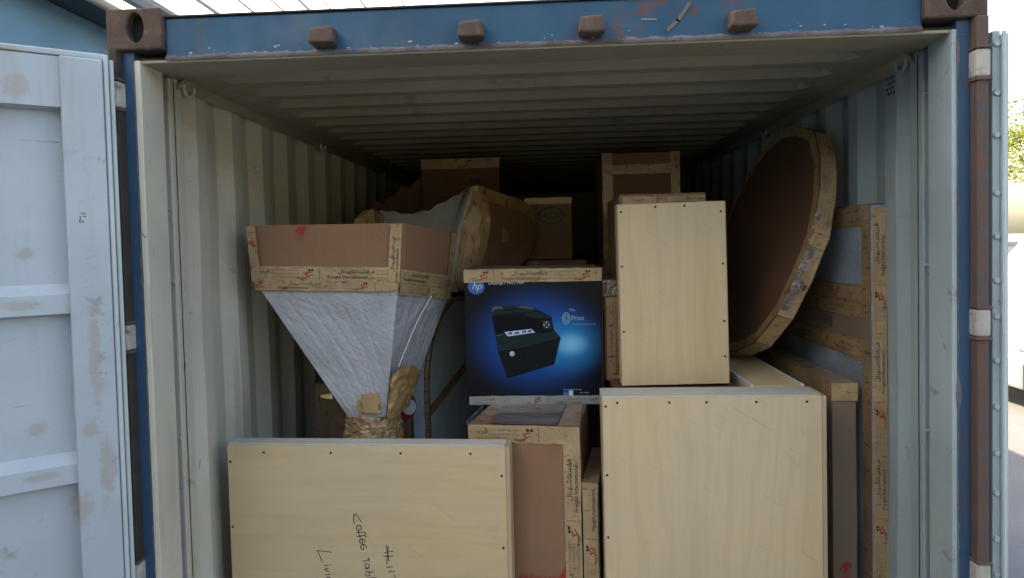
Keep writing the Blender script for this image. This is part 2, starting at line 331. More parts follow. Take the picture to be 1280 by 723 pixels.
# ------------------------------------------------------------------ shipping container
CT = thing('shipping_container', 'open blue shipping container packed with wrapped furniture and crates', 'container')
YB = 6.02; Z0, Z1 = .165, 2.452
def side_profile():
    pr = [(-1.165, .25), (-1.165, .298), (-1.206, .327)]; n = 0
    while True:
        y = .395+.278*n
        if y+.2 > YB: break
        pr += [(-1.170, y), (-1.170, y+.072), (-1.206, y+.14)]
        if y+.21 < YB: pr += [(-1.206, y+.21)]
        n += 1
    return pr+[(-1.206, YB)]
PR = side_profile()
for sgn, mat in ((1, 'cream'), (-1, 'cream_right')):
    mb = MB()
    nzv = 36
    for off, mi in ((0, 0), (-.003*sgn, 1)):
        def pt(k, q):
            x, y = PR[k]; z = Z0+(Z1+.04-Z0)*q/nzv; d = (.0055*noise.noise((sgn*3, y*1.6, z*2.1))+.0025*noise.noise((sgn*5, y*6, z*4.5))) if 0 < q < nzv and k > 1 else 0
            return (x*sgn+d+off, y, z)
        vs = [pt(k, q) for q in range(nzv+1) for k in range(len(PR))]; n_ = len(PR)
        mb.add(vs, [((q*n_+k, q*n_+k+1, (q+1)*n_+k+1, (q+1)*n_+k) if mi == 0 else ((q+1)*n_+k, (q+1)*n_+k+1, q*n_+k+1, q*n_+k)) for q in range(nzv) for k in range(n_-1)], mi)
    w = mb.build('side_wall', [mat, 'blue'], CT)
    # bottom and top side rails (outside) and the flat gusset under the roof edge
    r = MB(); r.box((-1.219*sgn, .17, .10) if sgn > 0 else (1.212, .17, .10), (-1.212*sgn, YB, .2) if sgn > 0 else (1.219, YB, .2))
    xa, xb = sorted((-1.219*sgn, -1.158*sgn)); r.box((xa, .17, Z1+.043), (xb, YB, Z1+.11)); xa, xb = sorted((-1.219*sgn, -1.212*sgn)); r.box((xa, .17, Z1-.02), (xb, YB, Z1+.041))
    r.build('side_rail', 'blue', CT, .004)
    # lashing rings welded under the rail
    for yy in (.33, 1.71, 3.1, 4.5):
        t = MB(); x = -1.155*sgn
        t.tube([(x, yy+.032*cos(a), 2.425+.030*sin(a)+.012) for a in [pi*.95+i*pi*1.15/8 for i in range(9)]], .0065)
        t.build('lashing_ring', mat, CT)
    # vent: perforated square
    t = MB()
    for i in range(3):
        for j in range(6): t.cyl((-1.1695*sgn, .405+.018*i+(.009 if j % 2 else 0), 2.36+.017*j), (-1.1683*sgn, .405+.018*i+(.009 if j % 2 else 0), 2.36+.017*j), .0048, n=8)
    t.build('vent_holes', 'darkrust', CT)
# roof: cross corrugation, ribs end short of the walls
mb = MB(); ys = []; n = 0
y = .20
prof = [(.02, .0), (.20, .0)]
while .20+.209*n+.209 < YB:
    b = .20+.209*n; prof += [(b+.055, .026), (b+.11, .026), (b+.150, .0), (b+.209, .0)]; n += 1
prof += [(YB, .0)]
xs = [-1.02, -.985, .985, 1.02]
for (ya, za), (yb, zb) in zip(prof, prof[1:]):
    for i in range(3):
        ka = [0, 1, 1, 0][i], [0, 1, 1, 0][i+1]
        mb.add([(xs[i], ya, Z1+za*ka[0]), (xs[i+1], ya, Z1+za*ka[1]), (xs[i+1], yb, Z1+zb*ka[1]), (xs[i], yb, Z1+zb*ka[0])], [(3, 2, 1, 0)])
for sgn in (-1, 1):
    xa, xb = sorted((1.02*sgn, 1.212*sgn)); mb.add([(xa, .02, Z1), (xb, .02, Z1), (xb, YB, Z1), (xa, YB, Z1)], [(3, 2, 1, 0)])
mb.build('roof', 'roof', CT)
MB().box((-1.212, .12, Z1+.045), (1.212, YB, Z1+.09)).build('roof_skin', 'blue', CT)
# gutter seam along the roof edge (thin lip where the ribs die out)
for sgn in (-1, 1):
    mb = MB(); mb.grid(lambda u, v: V((sgn*(1.165-.03*v+.006*noise.noise((u*22, sgn, 0))), .27+u*5.6, Z1-.001-.03*(1-v)**2-.004*noise.noise((u*30, 2, sgn)))), 90, 3)
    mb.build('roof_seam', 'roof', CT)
MB().box((-1.165, .05, .12), (1.165, YB, Z0)).build('floor', card('worn_plywood_floor', (.16, .10, .06)), CT)
MB().box((-1.212, YB, .12), (1.212, YB+.03, Z1+.04)).build('end_wall', 'cream', CT)
# header beam
hb = MB().box((-1.058, .022, 2.449), (1.058, .12, 2.566)); h = hb.build('header', 'blue', CT, .006)
mb = MB(); mb.box((-1.06, .016, 2.5665), (1.06, .125, 2.571)); mb.build('header_top_lip', 'darkrust', h)
mb = MB()   # flaking rusty bottom edge of the header
mb.grid(lambda u, v: V((-1.056+2.112*u, .0195-.004*v*(1-v)*4, 2.444+.014*v+(.006*noise.noise((u*60, 3, 0))+.004*noise.noise((u*170, 3, 5)) if v > .5 else 0))), 240, 2)
mb.build('flaking_edge', 'flake', h)
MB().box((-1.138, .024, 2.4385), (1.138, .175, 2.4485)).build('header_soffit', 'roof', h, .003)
for x in (-.587, -.169, .1586, .5707):      # cam keepers
    k = MB(); x += jit(.004); k.hexa([(x-.036, -.035, 2.464), (x+.040, -.035, 2.462), (x+.034, .021, 2.462), (x-.034, .021, 2.462), (x-.030, -.030, 2.506), (x+.030, -.030, 2.512), (x+.034, .021, 2.515), (x-.034, .021, 2.515)])
    kk = k.build('cam_keeper', 'rust', h, .008, 3); patch_keep = kk
chip = MB()
for i in range(75):   # bare chips along the lower edge of the header
    x = random.uniform(-1.04, 1.04); z = 2.458+random.random()**2*.022; w_ = .001+random.random()**3*.006; chip.add([(x-w_, .0212, z), (x, .0212, z-w_*.6), (x+w_*1.2, .0212, z+.0005), (x, .0212, z+w_*.5)], [(0, 1, 2, 3)])
chip.build('paint_chips', NM('bare_grey_chips', (.34, .36, .40), .7).m, h)
s_ = MB(); s_.ribbon([(.372, .018, 2.475), (.40, .018, 2.50), (.432, .018, 2.545)], .010, (0, -1, 0)); s_.build('dark_scrape', 'ink2', h)
s_ = MB()
for i in range(1):
    x = random.uniform(-1, 1); z = random.uniform(2.46, 2.55); s_.ribbon([(x, .0185, z), (x+jit(.05), .0185, z+jit(.012))], .0018, (0, -1, 0))
s_.build('scratches', 'white', h)
# corner posts, castings, hinges, doors
def casting(sgn):
    o = MB(); x0, x1 = sorted((1.219*sgn, 1.057*sgn)); z0, z1 = 2.473, 2.591
    cx = 1.134*sgn; cz = 2.536; n = 24
    rim = [(cx+.0235*cos(2*pi*i/n)*1.05, cz+.042*sin(2*pi*i/n)) for i in range(n)]
    # front plate with an oval hole: ring of quads out to the rectangle
    def rect(a):
        c, s = cos(a), sin(a); hx = (x1-x0)/2; hz = (z1-z0)/2; k = min(hx/abs(c) if abs(c) > 1e-6 else 9, hz/abs(s) if abs(s) > 1e-6 else 9)
        return ((x0+x1)/2+c*k, (z0+z1)/2+s*k)
    angs = sorted(set([2*pi*i/n for i in range(n)]+[math.atan2(b, a) % (2*pi) for a in (.081, -.081) for b in (.059, -.059)]))
    R = [rect(a) for a in angs]; I = [(cx+.0245*cos(a), cz+.042*sin(a)) for a in angs]; m = len(angs)
    vs = [(x, 0, z) for x, z in R]+[(x, .0, z) for x, z in I]+[(x, .03, z) for x, z in I]+[(x, .178, z) for x, z in R]
    fs = []
    for i in range(m):
        j = (i+1) % m; fs += [(i, j, m+j, m+i), (m+i, m+j, 2*m+j, 2*m+i), (3*m+i, 3*m+j, j, i)]
    o.add(vs, fs); o.add([vs[3*m+i] for i in range(m)], [tuple(range(m))])
    c = o.build('corner_casting', 'rust', CT, .006, 2)
    MB().box((x0+.012, .0305, z0+.012), (x1-.012, .034, z1-.012)).build('casting_hollow_shade', NM('hollow_shade_black', (.006, .006, .007), .9).m, c)  # black plate painted in for the shade inside the casting
casting(-1); casting(1)
def rough_edge(x, y, z0, z1, nx, mat, parent, name, seed):
    mb = MB(); N_ = 150
    def w(u): return .002+.022*max(0, noise.noise((u*17, seed, 0))-.1)+.010*max(0, noise.noise((u*80, seed, 3)))
    mb.grid(lambda u, v: V((x+nx*(v-.35)*w(u), y, z0+(z1-z0)*u)), N_, 1, smooth=False)
    mb.build(name, mat, parent)
for sgn in (-1, 1):
    xi = -1.150 if sgn < 0 else 1.146
    mat = 'cream' if sgn < 0 else 'cream_right'
    p = MB(); a, b = sorted((xi+sgn*.0002, xi+sgn*.036)); p.box((a, .02, .15), (b, .12, 2.473))
    post = p.build('corner_post', 'bluepost', CT, .003)
    xin = -1.140 if sgn < 0 else 1.140
    # painted inner return of the post, set back channel and inner tube
    q = MB(); a, b = sorted((xi-sgn*.0001, xin+sgn*.004)); q.box((min(a, b)-(.012 if sgn > 0 else 0), .0165, .16), (max(a, b)+(.012 if sgn < 0 else 0), .135, 2.447)); q.build('inner_return', mat, post, .003)
    q = MB(); q.add([(1.19*sgn, .12, .16), (1.19*sgn, .25, .16), (1.19*sgn, .25, 2.45), (1.19*sgn, .12, 2.45)], [(0, 1, 2, 3)])
    a, b = sorted((1.19*sgn, 1.165*sgn)); q.box((a, .225, .16), (b, .262, 2.45)); q.build('inner_channel', mat, post, .006, 3)
    for z in (2.31, 1.80, 1.30, .80):
        t = MB(); t.cyl((1.192*sgn, .19, z+.004), (1.150*sgn, .19, z), .006, n=8); t.build('lashing_bar', mat, post)
    rough_edge(xi, .0155, .2, 2.44, sgn, 'flake', post, 'chipped_paint_edge', 4+sgn)
    MB().box(tuple([min(1.19*sgn, 1.217*sgn), .05, .15]), (max(1.19*sgn, 1.217*sgn), .25, 2.473)).build('outer_plate', 'bluepost', post, .003)
    # hinge bar with white knuckles
    xb = -1.196 if sgn < 0 else 1.198; rr = .0155 if sgn > 0 else .012
    hbm = 'rustbar' if sgn > 0 else 'darkrust'
    o = MB(); o.hexa([(xb-rr, -.012, .16), (xb+rr, -.012, .16), (xb+rr, .03, .16), (xb-rr, .03, .16), (xb-rr, -.012, 2.474), (xb+rr, -.012, 2.474), (xb+rr, .03, 2.474), (xb-rr, .03, 2.474)])
    bar = o.build('hinge_bar', hbm, CT, .005, 3)
    for zc in (2.347, 1.65, .95, .35):
        kw = rr+.0035; k = MB().box((xb-kw, -.0165, zc-.038), (xb+kw, .03, zc+.038))
        k.build('hinge_knuckle', 'white', bar, .009, 4)
        for dz in (-.0425, .0425): MB().box((xb-kw-.002, -.0185, zc+dz-.0035), (xb+kw+.002, .028, zc+dz+.0035)).build('hinge_lug', 'rustbar', bar, .002)
# bottom sill
MB().box((-1.15, .02, .03), (1.15, .12, .158)).build('door_sill', 'bluepost', CT, .006)

# left door leaf, swung out toward the viewer: local x along the leaf from the hinge, y = out of the inner face
DL = bpy.data.objects.new('door', None); COL.objects.link(DL); DL.parent = CT; DL.location = (-1.172, -.046, 0); DL.rotation_euler = (0, 0, radians(216.6)-pi*0)
DL['label'] = 'left door leaf swung open showing its scuffed pale inner face'
# after rotation local +x runs (-.80,-.60); inner face looks along local +y
dz0, dz1 = .17, 2.444
sp = MB()
pz = [(2.425, .010), (2.29, .010), (2.283, -.028)]
zz = 2.283
for top in (1.815, 1.350, .885, .42):
    pz += [(top, -.028), (top-.028, .004), (top-.080, .006), (top-.088, -.028)]
pz += [(.19, -.028)]
for (za, ya), (zb, yb) in zip(pz, pz[1:]):
    sp.add([(.125, ya, za), (1.07, ya, za), (1.07, yb, zb), (.125, yb, zb)], [(3, 2, 1, 0)])
sp.box((.1, -.042, dz0), (1.12, -.034, dz1-.004)); sp.build('door_panel', 'door', DL)
for xa, xb_ in ((.027, .127), (1.06, 1.15)): MB().box((xa, -.04, dz0), (xb_, .022, dz1-.018)).build('door_stile', 'door', DL, .005, 3)
for za, zb in ((dz1-.017, dz1), (dz0-.001, dz0+.07)): MB().box((.02, -.04, za), (1.16, .012, zb)).build('door_rail', 'door', DL, .004)
mb = MB(); mb.box((.0125, -.03, dz0), (.0255, .016, dz1-.002)); mb.box((-.001, -.035, dz0), (.0105, .004, dz1-.012)); mb.build('door_gasket', 'gasket', DL, .004, 3)
mb = MB(); mb.grid(lambda u, v: V((.0+.0*v, -.02+.03*v, dz0+(dz1-dz0)*u)), 4, 1)
mb = MB()   # scuffs: worn patches with their own outline, sheets of bare dirty primer
def patch(mb, cx, cz, rx, rz, y, n=26, seed=0., thin=0):
    pts = []
    for i in range(n):
        a = 2*pi*i/n; k = 1+.55*noise.noise((cos(a)*1.7+seed, sin(a)*1.7, seed*3.1))+.25*noise.noise((cos(a)*6, sin(a)*6, seed)); pts.append((cx+cos(a)*rx*k, y, cz+sin(a)*rz*k))
    mb.add(pts, [tuple(range(n))])
scf = paint('scuffed_primer', (.42, .37, .34), .5, dirt=(.30, .22, .17), dirt_amt=.9); M['scuff'] = scf
for i in range(46):      # blistered rust patch down the stile
    z = 1.86-random.random()**1.1*.62; patch(mb, .060+jit(.012)+(1.8-z)*.006, z, .0012+random.random()*.0022, .0015+random.random()*.0035, .0235, 8, i*.7)
mb.build('scuff_marks', 'scuff', DL)
mb = MB()
for dx, dz, a, b in ((0, 0, .012, .0), (.003, -.008, .0, .009), (-.004, -.008, .008, .001), (-.001, -.019, .005, .006), (.004, -.019, .001, .006)): mb.ribbon([(.092+dx, .0238, 2.005+dz), (.092+dx-a*.8, .0238, 2.005+dz-b)], .0022, (0, 1, 0))
mb.build('red_scrawl', NM('dark_red_marker', (.16, .03, .03), .6).m, DL)

scuffed(M['door'], ((.222, 2.335, .03, .034), (.222, 1.897, .022, .018), (.214, 1.423, .024, .02), (.30, 1.99, .03, .02), (.235, 1.760, .045, .015), (.208, 1.300, .04, .012), (.075, 1.62, .016, .14), (.055, 1.3, .02, .09), (.24, 2.43, .04, .012), (.09, 1.42, .02, .03), (.12, 1.2, .03, .05)))
# right door leaf folded back along the outside wall: we look at its hinge edge
DR = bpy.data.objects.new('door', None); COL.objects.link(DR); DR.parent = CT; DR.location = (1.219, .0, 0); DR.rotation_euler = (0, 0, radians(-1.5))
DR['label'] = 'right door leaf folded back along the outside, seen edge on'
mb = MB(); mb.box((0, .03, dz0), (.012, 1.17, 2.466)); mb.build('door_flange', 'doorrim', DR, .002)
mb = MB(); mb.box((.0125, .006, dz0), (.033, 1.16, 2.435)); dp = mb.build('door_panel', 'doorrim', DR, .003)
mb = MB(); mb.cyl((.037, -.004, dz0), (.037, -.004, 2.43), .0055, n=10); mb.box((.0335, -.003, dz0), (.0485, .02, 2.425)); mb.build('door_gasket', 'gasket', DR, .003)
z = 2.40
while z > .3:
    k = MB(); k.cyl((.022, .0062, z), (.022, -.001, z), .0095, .0075, n=14); k.build('rivet', 'doorrim', DR); z -= .128+jit(.03)

# ================================================================== CARGO
def crate(label, loc, rz, w, d, h, grain, nails=True, group='plywood crates', tilt=0., endgrain=True):
    t = thing('plywood_crate', label, 'crate', loc, rz, group); t.rotation_euler[1] = radians(tilt)
    th = .012; e = .014 if endgrain else .002
    f = MB().box((.002, 0, 0), (w-e, th, h-.002)).build('front_panel', 'ply_h' if grain == 'h' else 'ply_v', t, .0015)
    MB().box((0, .0125, h-th-.0005), (w-e-.001, d-.0125, h+.001)).build('top_panel', 'ply_edge', t, .001)
    MB().box((w-e+.0008, .0, 0), (w, d, h)).build('side_panel', 'ply_end', t, .001)
    MB().box((.0, .0125, 0), (th, d-.0125, h-th-.001)).build('side_panel', 'ply_v', t, .001)
    MB().box((.0, d-.012, 0), (w-e-.001, d, h+.0005)).build('back_panel', 'ply_v', t, .001)
    if nails:
        for (a, c) in nails:
            o = MB().cyl((a, .001, c), (a, -.0012, c), .0042, n=10).build('nail', 'nail', f)
    return t, f
# coffee table crate, front left
wA, hA = .992, 1.052
nA = [(.06, hA-.03)]+[(x, hA-.026) for x in (.135, .375, .62, .86)]+[(.012, z) for z in (hA-.06, hA-.29, hA-.6, hA-.9)]+[(wA-.028, z) for z in (hA-.10, hA-.345, hA-.62, hA-.9)]
nA = nA[1:]
A_, Af = crate('long plywood crate with handwritten words, front left of the cargo', (-1.106, .40, .166), -2.9, wA, .085, hA, 'h', nA)
# handwriting traced as pen strokes: zoom pixels (380,620)+p/7.02 mapped to the panel
def hw(px, py):
    x, y = 380+px/7.02, 620+py/7.02
    a = (x-283.5)/353*wA; c = hA-(y-556.5+(-(x-283)*.0085))/353*wA
    return (a, -.0012, c)
def arc(cx, cy, rx, ry, a0, a1, n=12): return [(cx+rx*cos(radians(a0+(a1-a0)*i/n)), cy+ry*sin(radians(a0+(a1-a0)*i/n))) for i in range(n+1)]
strokes = [[(447, 242), (443, 200), (447, 168), (458, 156), (470, 160), (486, 185), (508, 225)], arc(486, 275, 23, 21, 0, 360),
  [(462, 318), (500, 315), (532, 312), (545, 322), (541, 334)], [(484, 300), (486, 330)], [(468, 352), (505, 347), (538, 342), (548, 352), (545, 362)], [(492, 338), (496, 364)],
  [(512, 378), (512, 405)]+arc(512, 392, 24, 20, 90, 400), [(520, 425), (521, 455)]+arc(522, 443, 26, 24, 90, 390),
  [(560, 533), (570, 555), (566, 570)], [(569, 548), (545, 560), (512, 572)], arc(548, 606, 20, 19, 0, 360)+[(568, 606), (560, 628), (532, 632)],
  [(610, 662), (536, 656)]+arc(552, 677, 18, 19, -90, 200), [(622, 706), (548, 716)], arc(570, 752, 20, 18, -30, 330),
  [(782, 475), (705, 490)], [(776, 518), (698, 522)], [(722, 425), (742, 560)], [(740, 432), (722, 590)], [(772, 612), (722, 616)], [(790, 648), (738, 655)], [(788, 682), (797, 735), (740, 722)],
  [(240, 492), (112, 478), (152, 578)], [(205, 606), (168, 612)], [(228, 604), (234, 603)], [(205, 632), (168, 645), (208, 664)], [(222, 685), (182, 690)], [(246, 683), (252, 682)], [(222, 712), (186, 714), (215, 722), (216, 745), (184, 750)],
  arc(205, 785, 20, 18, 0, 360)+[(225, 800), (180, 812), (165, 795)]]
mb = MB()
for st in strokes: mb.ribbon([hw(*p) for p in st], .0026, (0, -1, 0))
mb.build('handwriting', 'ink2' if 0 else 'ink', Af)

wB, hB = .722, 1.212
nB = [(x, hB-.018) for x in (.05, .22, .34, .50, .66)]+[(.012, z) for z in (hB-.03, hB-.26, hB-.47, hB-.66)]+[(.45, .42)]
crate('wide plywood crate, front right of the cargo, with upright grain', (.196, .352, .166), -1.2, wB, .150, hB, 'v', nB)
nC = [(.015, .64), (.14, .655), (.245, .655), (.375, .63), (.012, .44), (.378, .44), (.012, .2), (.378, .23), (.378, .10)]
crate('tall narrow pale plywood crate standing upright behind the wide crate', (.2905, .62, 1.360), 0, .393, .085, .668, 'v', nC, tilt=-.6, endgrain=False)
O_ = thing('plywood_crate', 'plywood crate with white top edges lying under the round tabletop', 'crate', (.728, .52, .166), 0, 'plywood crates')
MB().box((.0, .0, 0), (.187, .78, 1.195)).build('crate_body', 'ply_v', O_, .001)
MB().box((.0125, .0, 1.1955), (.1745, .78, 1.209)).build('top_panel', 'ply_h', O_, .001)
for a in (0, .175): MB().box((a, .0, 1.1955), (a+.012, .78, 1.2125)).build('top_batten', NM('white_board_edge', (.62, .63, .64), .5).m, O_, .001)

def carton(name, label, loc, rz, w, d, h, mat='card', group=None, bevel=.006, cat='box', pts=None):
    t = thing(name, label, cat, loc, rz, group)
    b = MB().box((0, 0, 0), (w, d, h)) if pts is None else MB().hexa(pts)
    body = b.build('carton_body', mat, t, bevel, 2, crumple=.0035); return t, body
X_, Y_, Z_ = V((1, 0, 0)), V((0, 1, 0)), V((0, 0, 1))
GC = 'taped cardboard cartons'
# carton under the printer box
cl_ = NM('cloudy_film_over_card', (.20, .14, .115), .35, coat=.8); cl_.base(cl_.mix(cl_.ramp(cl_.noise(6, 5, .6, (1, 4, 1)), .4, .75), (.17, .115, .09), (.27, .24, .23))); cl_.bump(cl_.noise(12, 5, .6, dist=1.), .6, .01); cloudy = cl_.m
wE, dE, hE = .392, .40, 1.096
E_, _ = carton('cardboard_carton', 'large taped brown carton directly under the printer box', (-.266, .472, .166), -7.6, wE, dE, hE, group=GC, bevel=.014)
tape(E_, (.0, -.001, hE-.062), X_, Z_, wE, .062, .45)
tape(E_, (wE+.001, -.0016, .02), Z_, -X_, hE-.08, .058, .2)
for a0 in (.0, wE-.075): MB().grid(lambda u, v: V((a0+.075*v+(.03*(1-v)*u if a0 == 0 else -.02*u*v), .004+u*(dE-.01), hE+.0015+.002*noise.noise((u*9, v*4, a0)))), 14, 4).build('tape', 'tape_mess' if a0 == 0 else 'tape', E_)
MB().grid(lambda u, v: V((.07+u*(wE-.15), .01+v*(dE-.02), hE+.0022+.004*noise.noise((u*5, v*6, 0)))), 12, 12).build('plastic_film', cloudy, E_)
MB().grid(lambda u, v: V((-.012-.01*sin(v*pi)-.006*noise.noise((u*8, v*9, 2)), .02+u*(dE-.06), hE-.30+v*.305)), 12, 12).build('plastic_film', 'wrap_dull', E_)
mb = MB(); mb.add([(wE-.057, -.0015, .0), (wE-.057, -.0015, .60), (wE-.10, -.0015, .52), (wE-.15, -.0015, .40), (wE-.15, -.0015, .0)], [(4, 3, 2, 1, 0)])
mb = MB()
z_e = .610
mb.add([(wE-.056, -.002, z_e), (wE-.056, -.002, z_e-.11), (wE-.12, -.002, z_e-.11), (wE-.086, -.002, z_e-.05)], [(0, 1, 2, 3)])
mb.text('FREIGHT', (wE-.088, -.002, z_e-.062), X_, Z_, .034, 0, align=1., shear=.25)
mb.build('red_print', 'red', E_)

# printer box
wD, dD, hD = .537, .42, .530
D_ = thing('printer_box', 'glossy blue and black printer box taped shut, centre of the cargo', 'box', (-.306, .76, 1.2655), 0.4); D_.rotation_euler[1] = radians(.4)
pm = NM('printed_blue_glow', (.0, .01, .04), .42, spec=.25)
def glow(m, cx, cz, rx, rz):
    mp = m.vec((1/rx, 0, 1/rz), loc=(-cx/rx, 0, -cz/rz)); l = m.n('ShaderNodeVectorMath', operation='LENGTH'); m.t.links.new(mp, l.inputs[0]); return l.outputs['Value']
c = pm.mix(pm.ramp(glow(pm, .28, .25, .31, .25), .2, 1.0, 1, 0), (.0015, .003, .009), (.0, .085, .42))
c = pm.mix(pm.ramp(glow(pm, .40, .235, .17, .15), .0, 1., 1, 0), c, (.0, .27, .62))
c = pm.mix(pm.ramp(glow(pm, .415, .235, .085, .06), .0, 1., .9, 0), c, (.22, .62, .88)); pm.base(c); M['art'] = pm.m
dk = NM('dark_box_side', (.006, .009, .015), .5, spec=.3).m
MB().box((0, .001, 0), (wD, dD, hD)).build('carton_body', dk, D_, .004)
art = MB().add([(.004, .0, .004), (wD-.004, .0, .004), (wD-.004, .0, hD-.004), (.004, .0, hD-.004)], [(0, 1, 2, 3)]).build('printed_front', 'art', D_)
def pp(zx, zy, h=.0012):   # zoom(600,360,x6.03) -> box front
    x, y = 600+zx/6.03, 360+zy/6.03; return V(((x-582+.0*y)/171*wD, -h, (503-y+(x-582)*-.012)/167*hD))
inks = [NM('printer_black', (.006, .010, .012), .5, spec=.15).m, NM('printer_dark_teal', (.012, .028, .032), .5, spec=.15).m, NM('printer_edge_grey', (.07, .09, .10), .5).m, NM('print_white', (.60, .68, .75), .5).m, NM('print_blue', (.02, .13, .42), .5).m, NM('printer_shadow', (.003, .005, .008), .5, spec=.15).m]
mb = MB()
def pg(pts, mi, h=.0012): mb.add([pp(*p, h) for p in pts], [tuple(range(len(pts)))], mi)
pg([(92, 170), (108, 130), (440, 150), (545, 205), (560, 300), (612, 360), (560, 560), (205, 665), (140, 470)], 0)
pg([(120, 345), (190, 320), (420, 310), (480, 330), (560, 310), (612, 360), (300, 440), (145, 462)], 1, .0016)
pg([(92, 170), (98, 140), (125, 125), (300, 118), (430, 140), (436, 155), (330, 172), (98, 192)], 1, .0016)
pg([(96, 160), (103, 134), (130, 124), (175, 128), (185, 142), (120, 150), (98, 172)], 2, .002)
pg([(285, 130), (340, 120), (420, 142), (400, 150)], 2, .002); pg([(190, 150), (280, 142), (260, 155), (200, 160)], 5, .002)
pg([(340, 175), (430, 165), (520, 195), (540, 215), (430, 215), (360, 200)], 1, .002)
pg([(105, 200), (440, 215), (450, 320), (190, 330), (125, 340)], 5, .0018)
pg([(440, 225), (545, 215), (560, 300), (455, 322)], 5, .0024)
pg([(472, 232), (540, 226), (546, 288), (482, 300)], 1, .0026)
for i in range(3):
    for j in range(3): pg([(484+18*i, 240+18*j), (494+18*i, 239+18*j), (495+18*i, 248+18*j), (485+18*i, 249+18*j)], 3 if (i+j) % 2 else 2, .003)
pg([(188, 318), (390, 294), (420, 320), (215, 350)], 3, .0026)
for (a, b, c_) in ((215, 325, 30), (262, 322, 34), (318, 312, 30), (362, 308, 26)): pg([(a, b), (a+c_, b-10), (a+c_+8, b+6), (a+6, b+14)], 4, .003)
pg([(126, 342), (182, 330), (184, 336), (128, 348)], 2, .0026)
pg([(160, 470), (610, 365), (606, 372), (162, 480)], 5, .0022); pg([(335, 430), (342, 428), (350, 620), (343, 622)], 5, .002)
mb.add([pp(245+19*cos(a), 480+19*sin(a), .0026) for a in [2*pi*i/20 for i in range(20)]], [tuple(range(20))], 3)
mb.text('hp', pp(236, 492, .003), X_, Z_, .016, 4, shear=.3)
pic = mb.build('printer_picture', inks, art)
mb = MB()    # round maker's logo, tape covers its top
c0 = pp(-38, -10, 0)
c0 = V((.047, -.0014, hD-.066))
mb.add([c0+V((.033*cos(a), 0, .030*sin(a))) for a in [2*pi*i/28 for i in range(28)]], [tuple(range(28))], 0)
mb.text('hp', c0+V((-.018, -.0008, -.010)), X_, Z_, .040, 1, shear=.35)
mb.text('LASERJET PRO MFP', c0+V((.048, -.0008, .008)), X_, Z_, .017, 1)
mb.build('round_logo', [inks[4], inks[3]], art)
mb = MB(); lt = NM('print_light_blue', (.30, .48, .65), .5).m    # ePrint mark
e0 = pp(655, 215, .0016)
for r_ in (.017, .012): mb.ribbon([e0+V((r_*.85*cos(a), 0, r_*1.35*sin(a))) for a in [2*pi*i/20 for i in range(21)]], .0022, (0, -1, 0))
mb.ribbon([e0+V((.006*cos(a), 0, .010*sin(a))) for a in [2*pi*i/12 for i in range(13)]], .002, (0, -1, 0))
mb.text('Print', e0+V((.017, 0, -.008)), X_, Z_, .026, 0, shear=.2)
for r_ in (.016, .024): mb.ribbon([e0+V((.016+r_*cos(a), 0, .020+r_*sin(a)*.7)) for a in [radians(100-i*14) for i in range(6)]], .0016, (0, -1, 0))
mb.text('Print from wherever you are', e0+V((.022, 0, -.026)), X_, Z_, .0078, 0)
mb.build('print_mark', lt, art)
mb = MB(); mb.text('HP ENERGY STAR', (.382, -.0016, .052), X_, Z_, .009, 0); mb.add([(.382, -.0016, .033), (.415, -.0016, .033), (.415, -.0016, .048), (.382, -.0016, .048)], [(0, 1, 2, 3)], 1)
mb.add([(.404, -.003, .030), (.420, -.003, .030), (.420, -.003, .052), (.404, -.003, .052)], [(0, 1, 2, 3)], 2); mb.text('ISO 14001', (.447, -.0016, .040), X_, Z_, .0085, 0); mb.build('small_print', [lt, inks[4], inks[3]], art)
tape(D_, (-.001, -.001, hD-.050), X_, Z_, wD+.002, .052, .78); tape(D_, (.012, -.002, -.002), X_, Z_, wD, .035, .3, mat='tape_grey')
MB().grid(lambda u, v: V((u*wD, v*dD, hD+.002+.003*noise.noise((u*6, v*5, 1)))), 14, 10).build('box_top', 'card_worn', D_)
MB().box((wD+.0005, .002, .0), (wD+.0025, .03, hD)).build('box_edge', 'card_dark', D_)

# thin cartons
P_, _ = carton('flat_carton', 'thin taped carton squeezed between the large carton and wide crate', (.126, .42, .166), -9, .056, .40, .905, 'tape_grey', GC, .005)
tape(P_, (.053, -.001, .1), Z_, -X_, .79, .050, .55); tape(P_, (.0, -.0018, .87), X_, Z_, .056, .036, .1, detail=0)
MB().grid(lambda u, v: V((u*.056, v*.4, .907+.002*noise.noise((u*3, v*9, 0)))), 3, 12).build('tape', 'tape_mess', P_)
Q_, _ = carton('flat_carton', 'thin taped carton with shiny film top, right of the printer box', (.243, .80, 1.345), 0, .068, .30, .395, 'card', GC, .006)
tape(Q_, (.060, -.001, .0), Z_, -X_, .33, .050, .1, mat='tape_mess')
fl = MB(); fl.grid(lambda u, v: V((-.002+u*.072, -.006-.008*noise.noise((u*7, v*7, 5)), .335+v*.064)), 12, 12); fl.grid(lambda u, v: V((-.002+u*.072, -.004+v*.3, .4+.006*noise.noise((u*8, v*12, 5)))), 8, 16)
sm = NM('shiny_crumpled_film', (.26, .21, .17), .2, coat=1.); sm.base(sm.mix(sm.ramp(sm.noise(40, 5, .7, dist=1.5), .50, .66), (.22, .16, .12), (.62, .60, .64))); sm.bump(sm.noise(45, 5, .6, dist=1.), 1., .012); M['film'] = sm.m
fl.build('plastic_film', 'film', Q_)
W_, _ = carton('cardboard_carton', 'brown carton hidden behind the wide crate, carrying the tall crate', (.262, .535, .166), 0, .462, .78, 1.188, 'card_dark', GC)

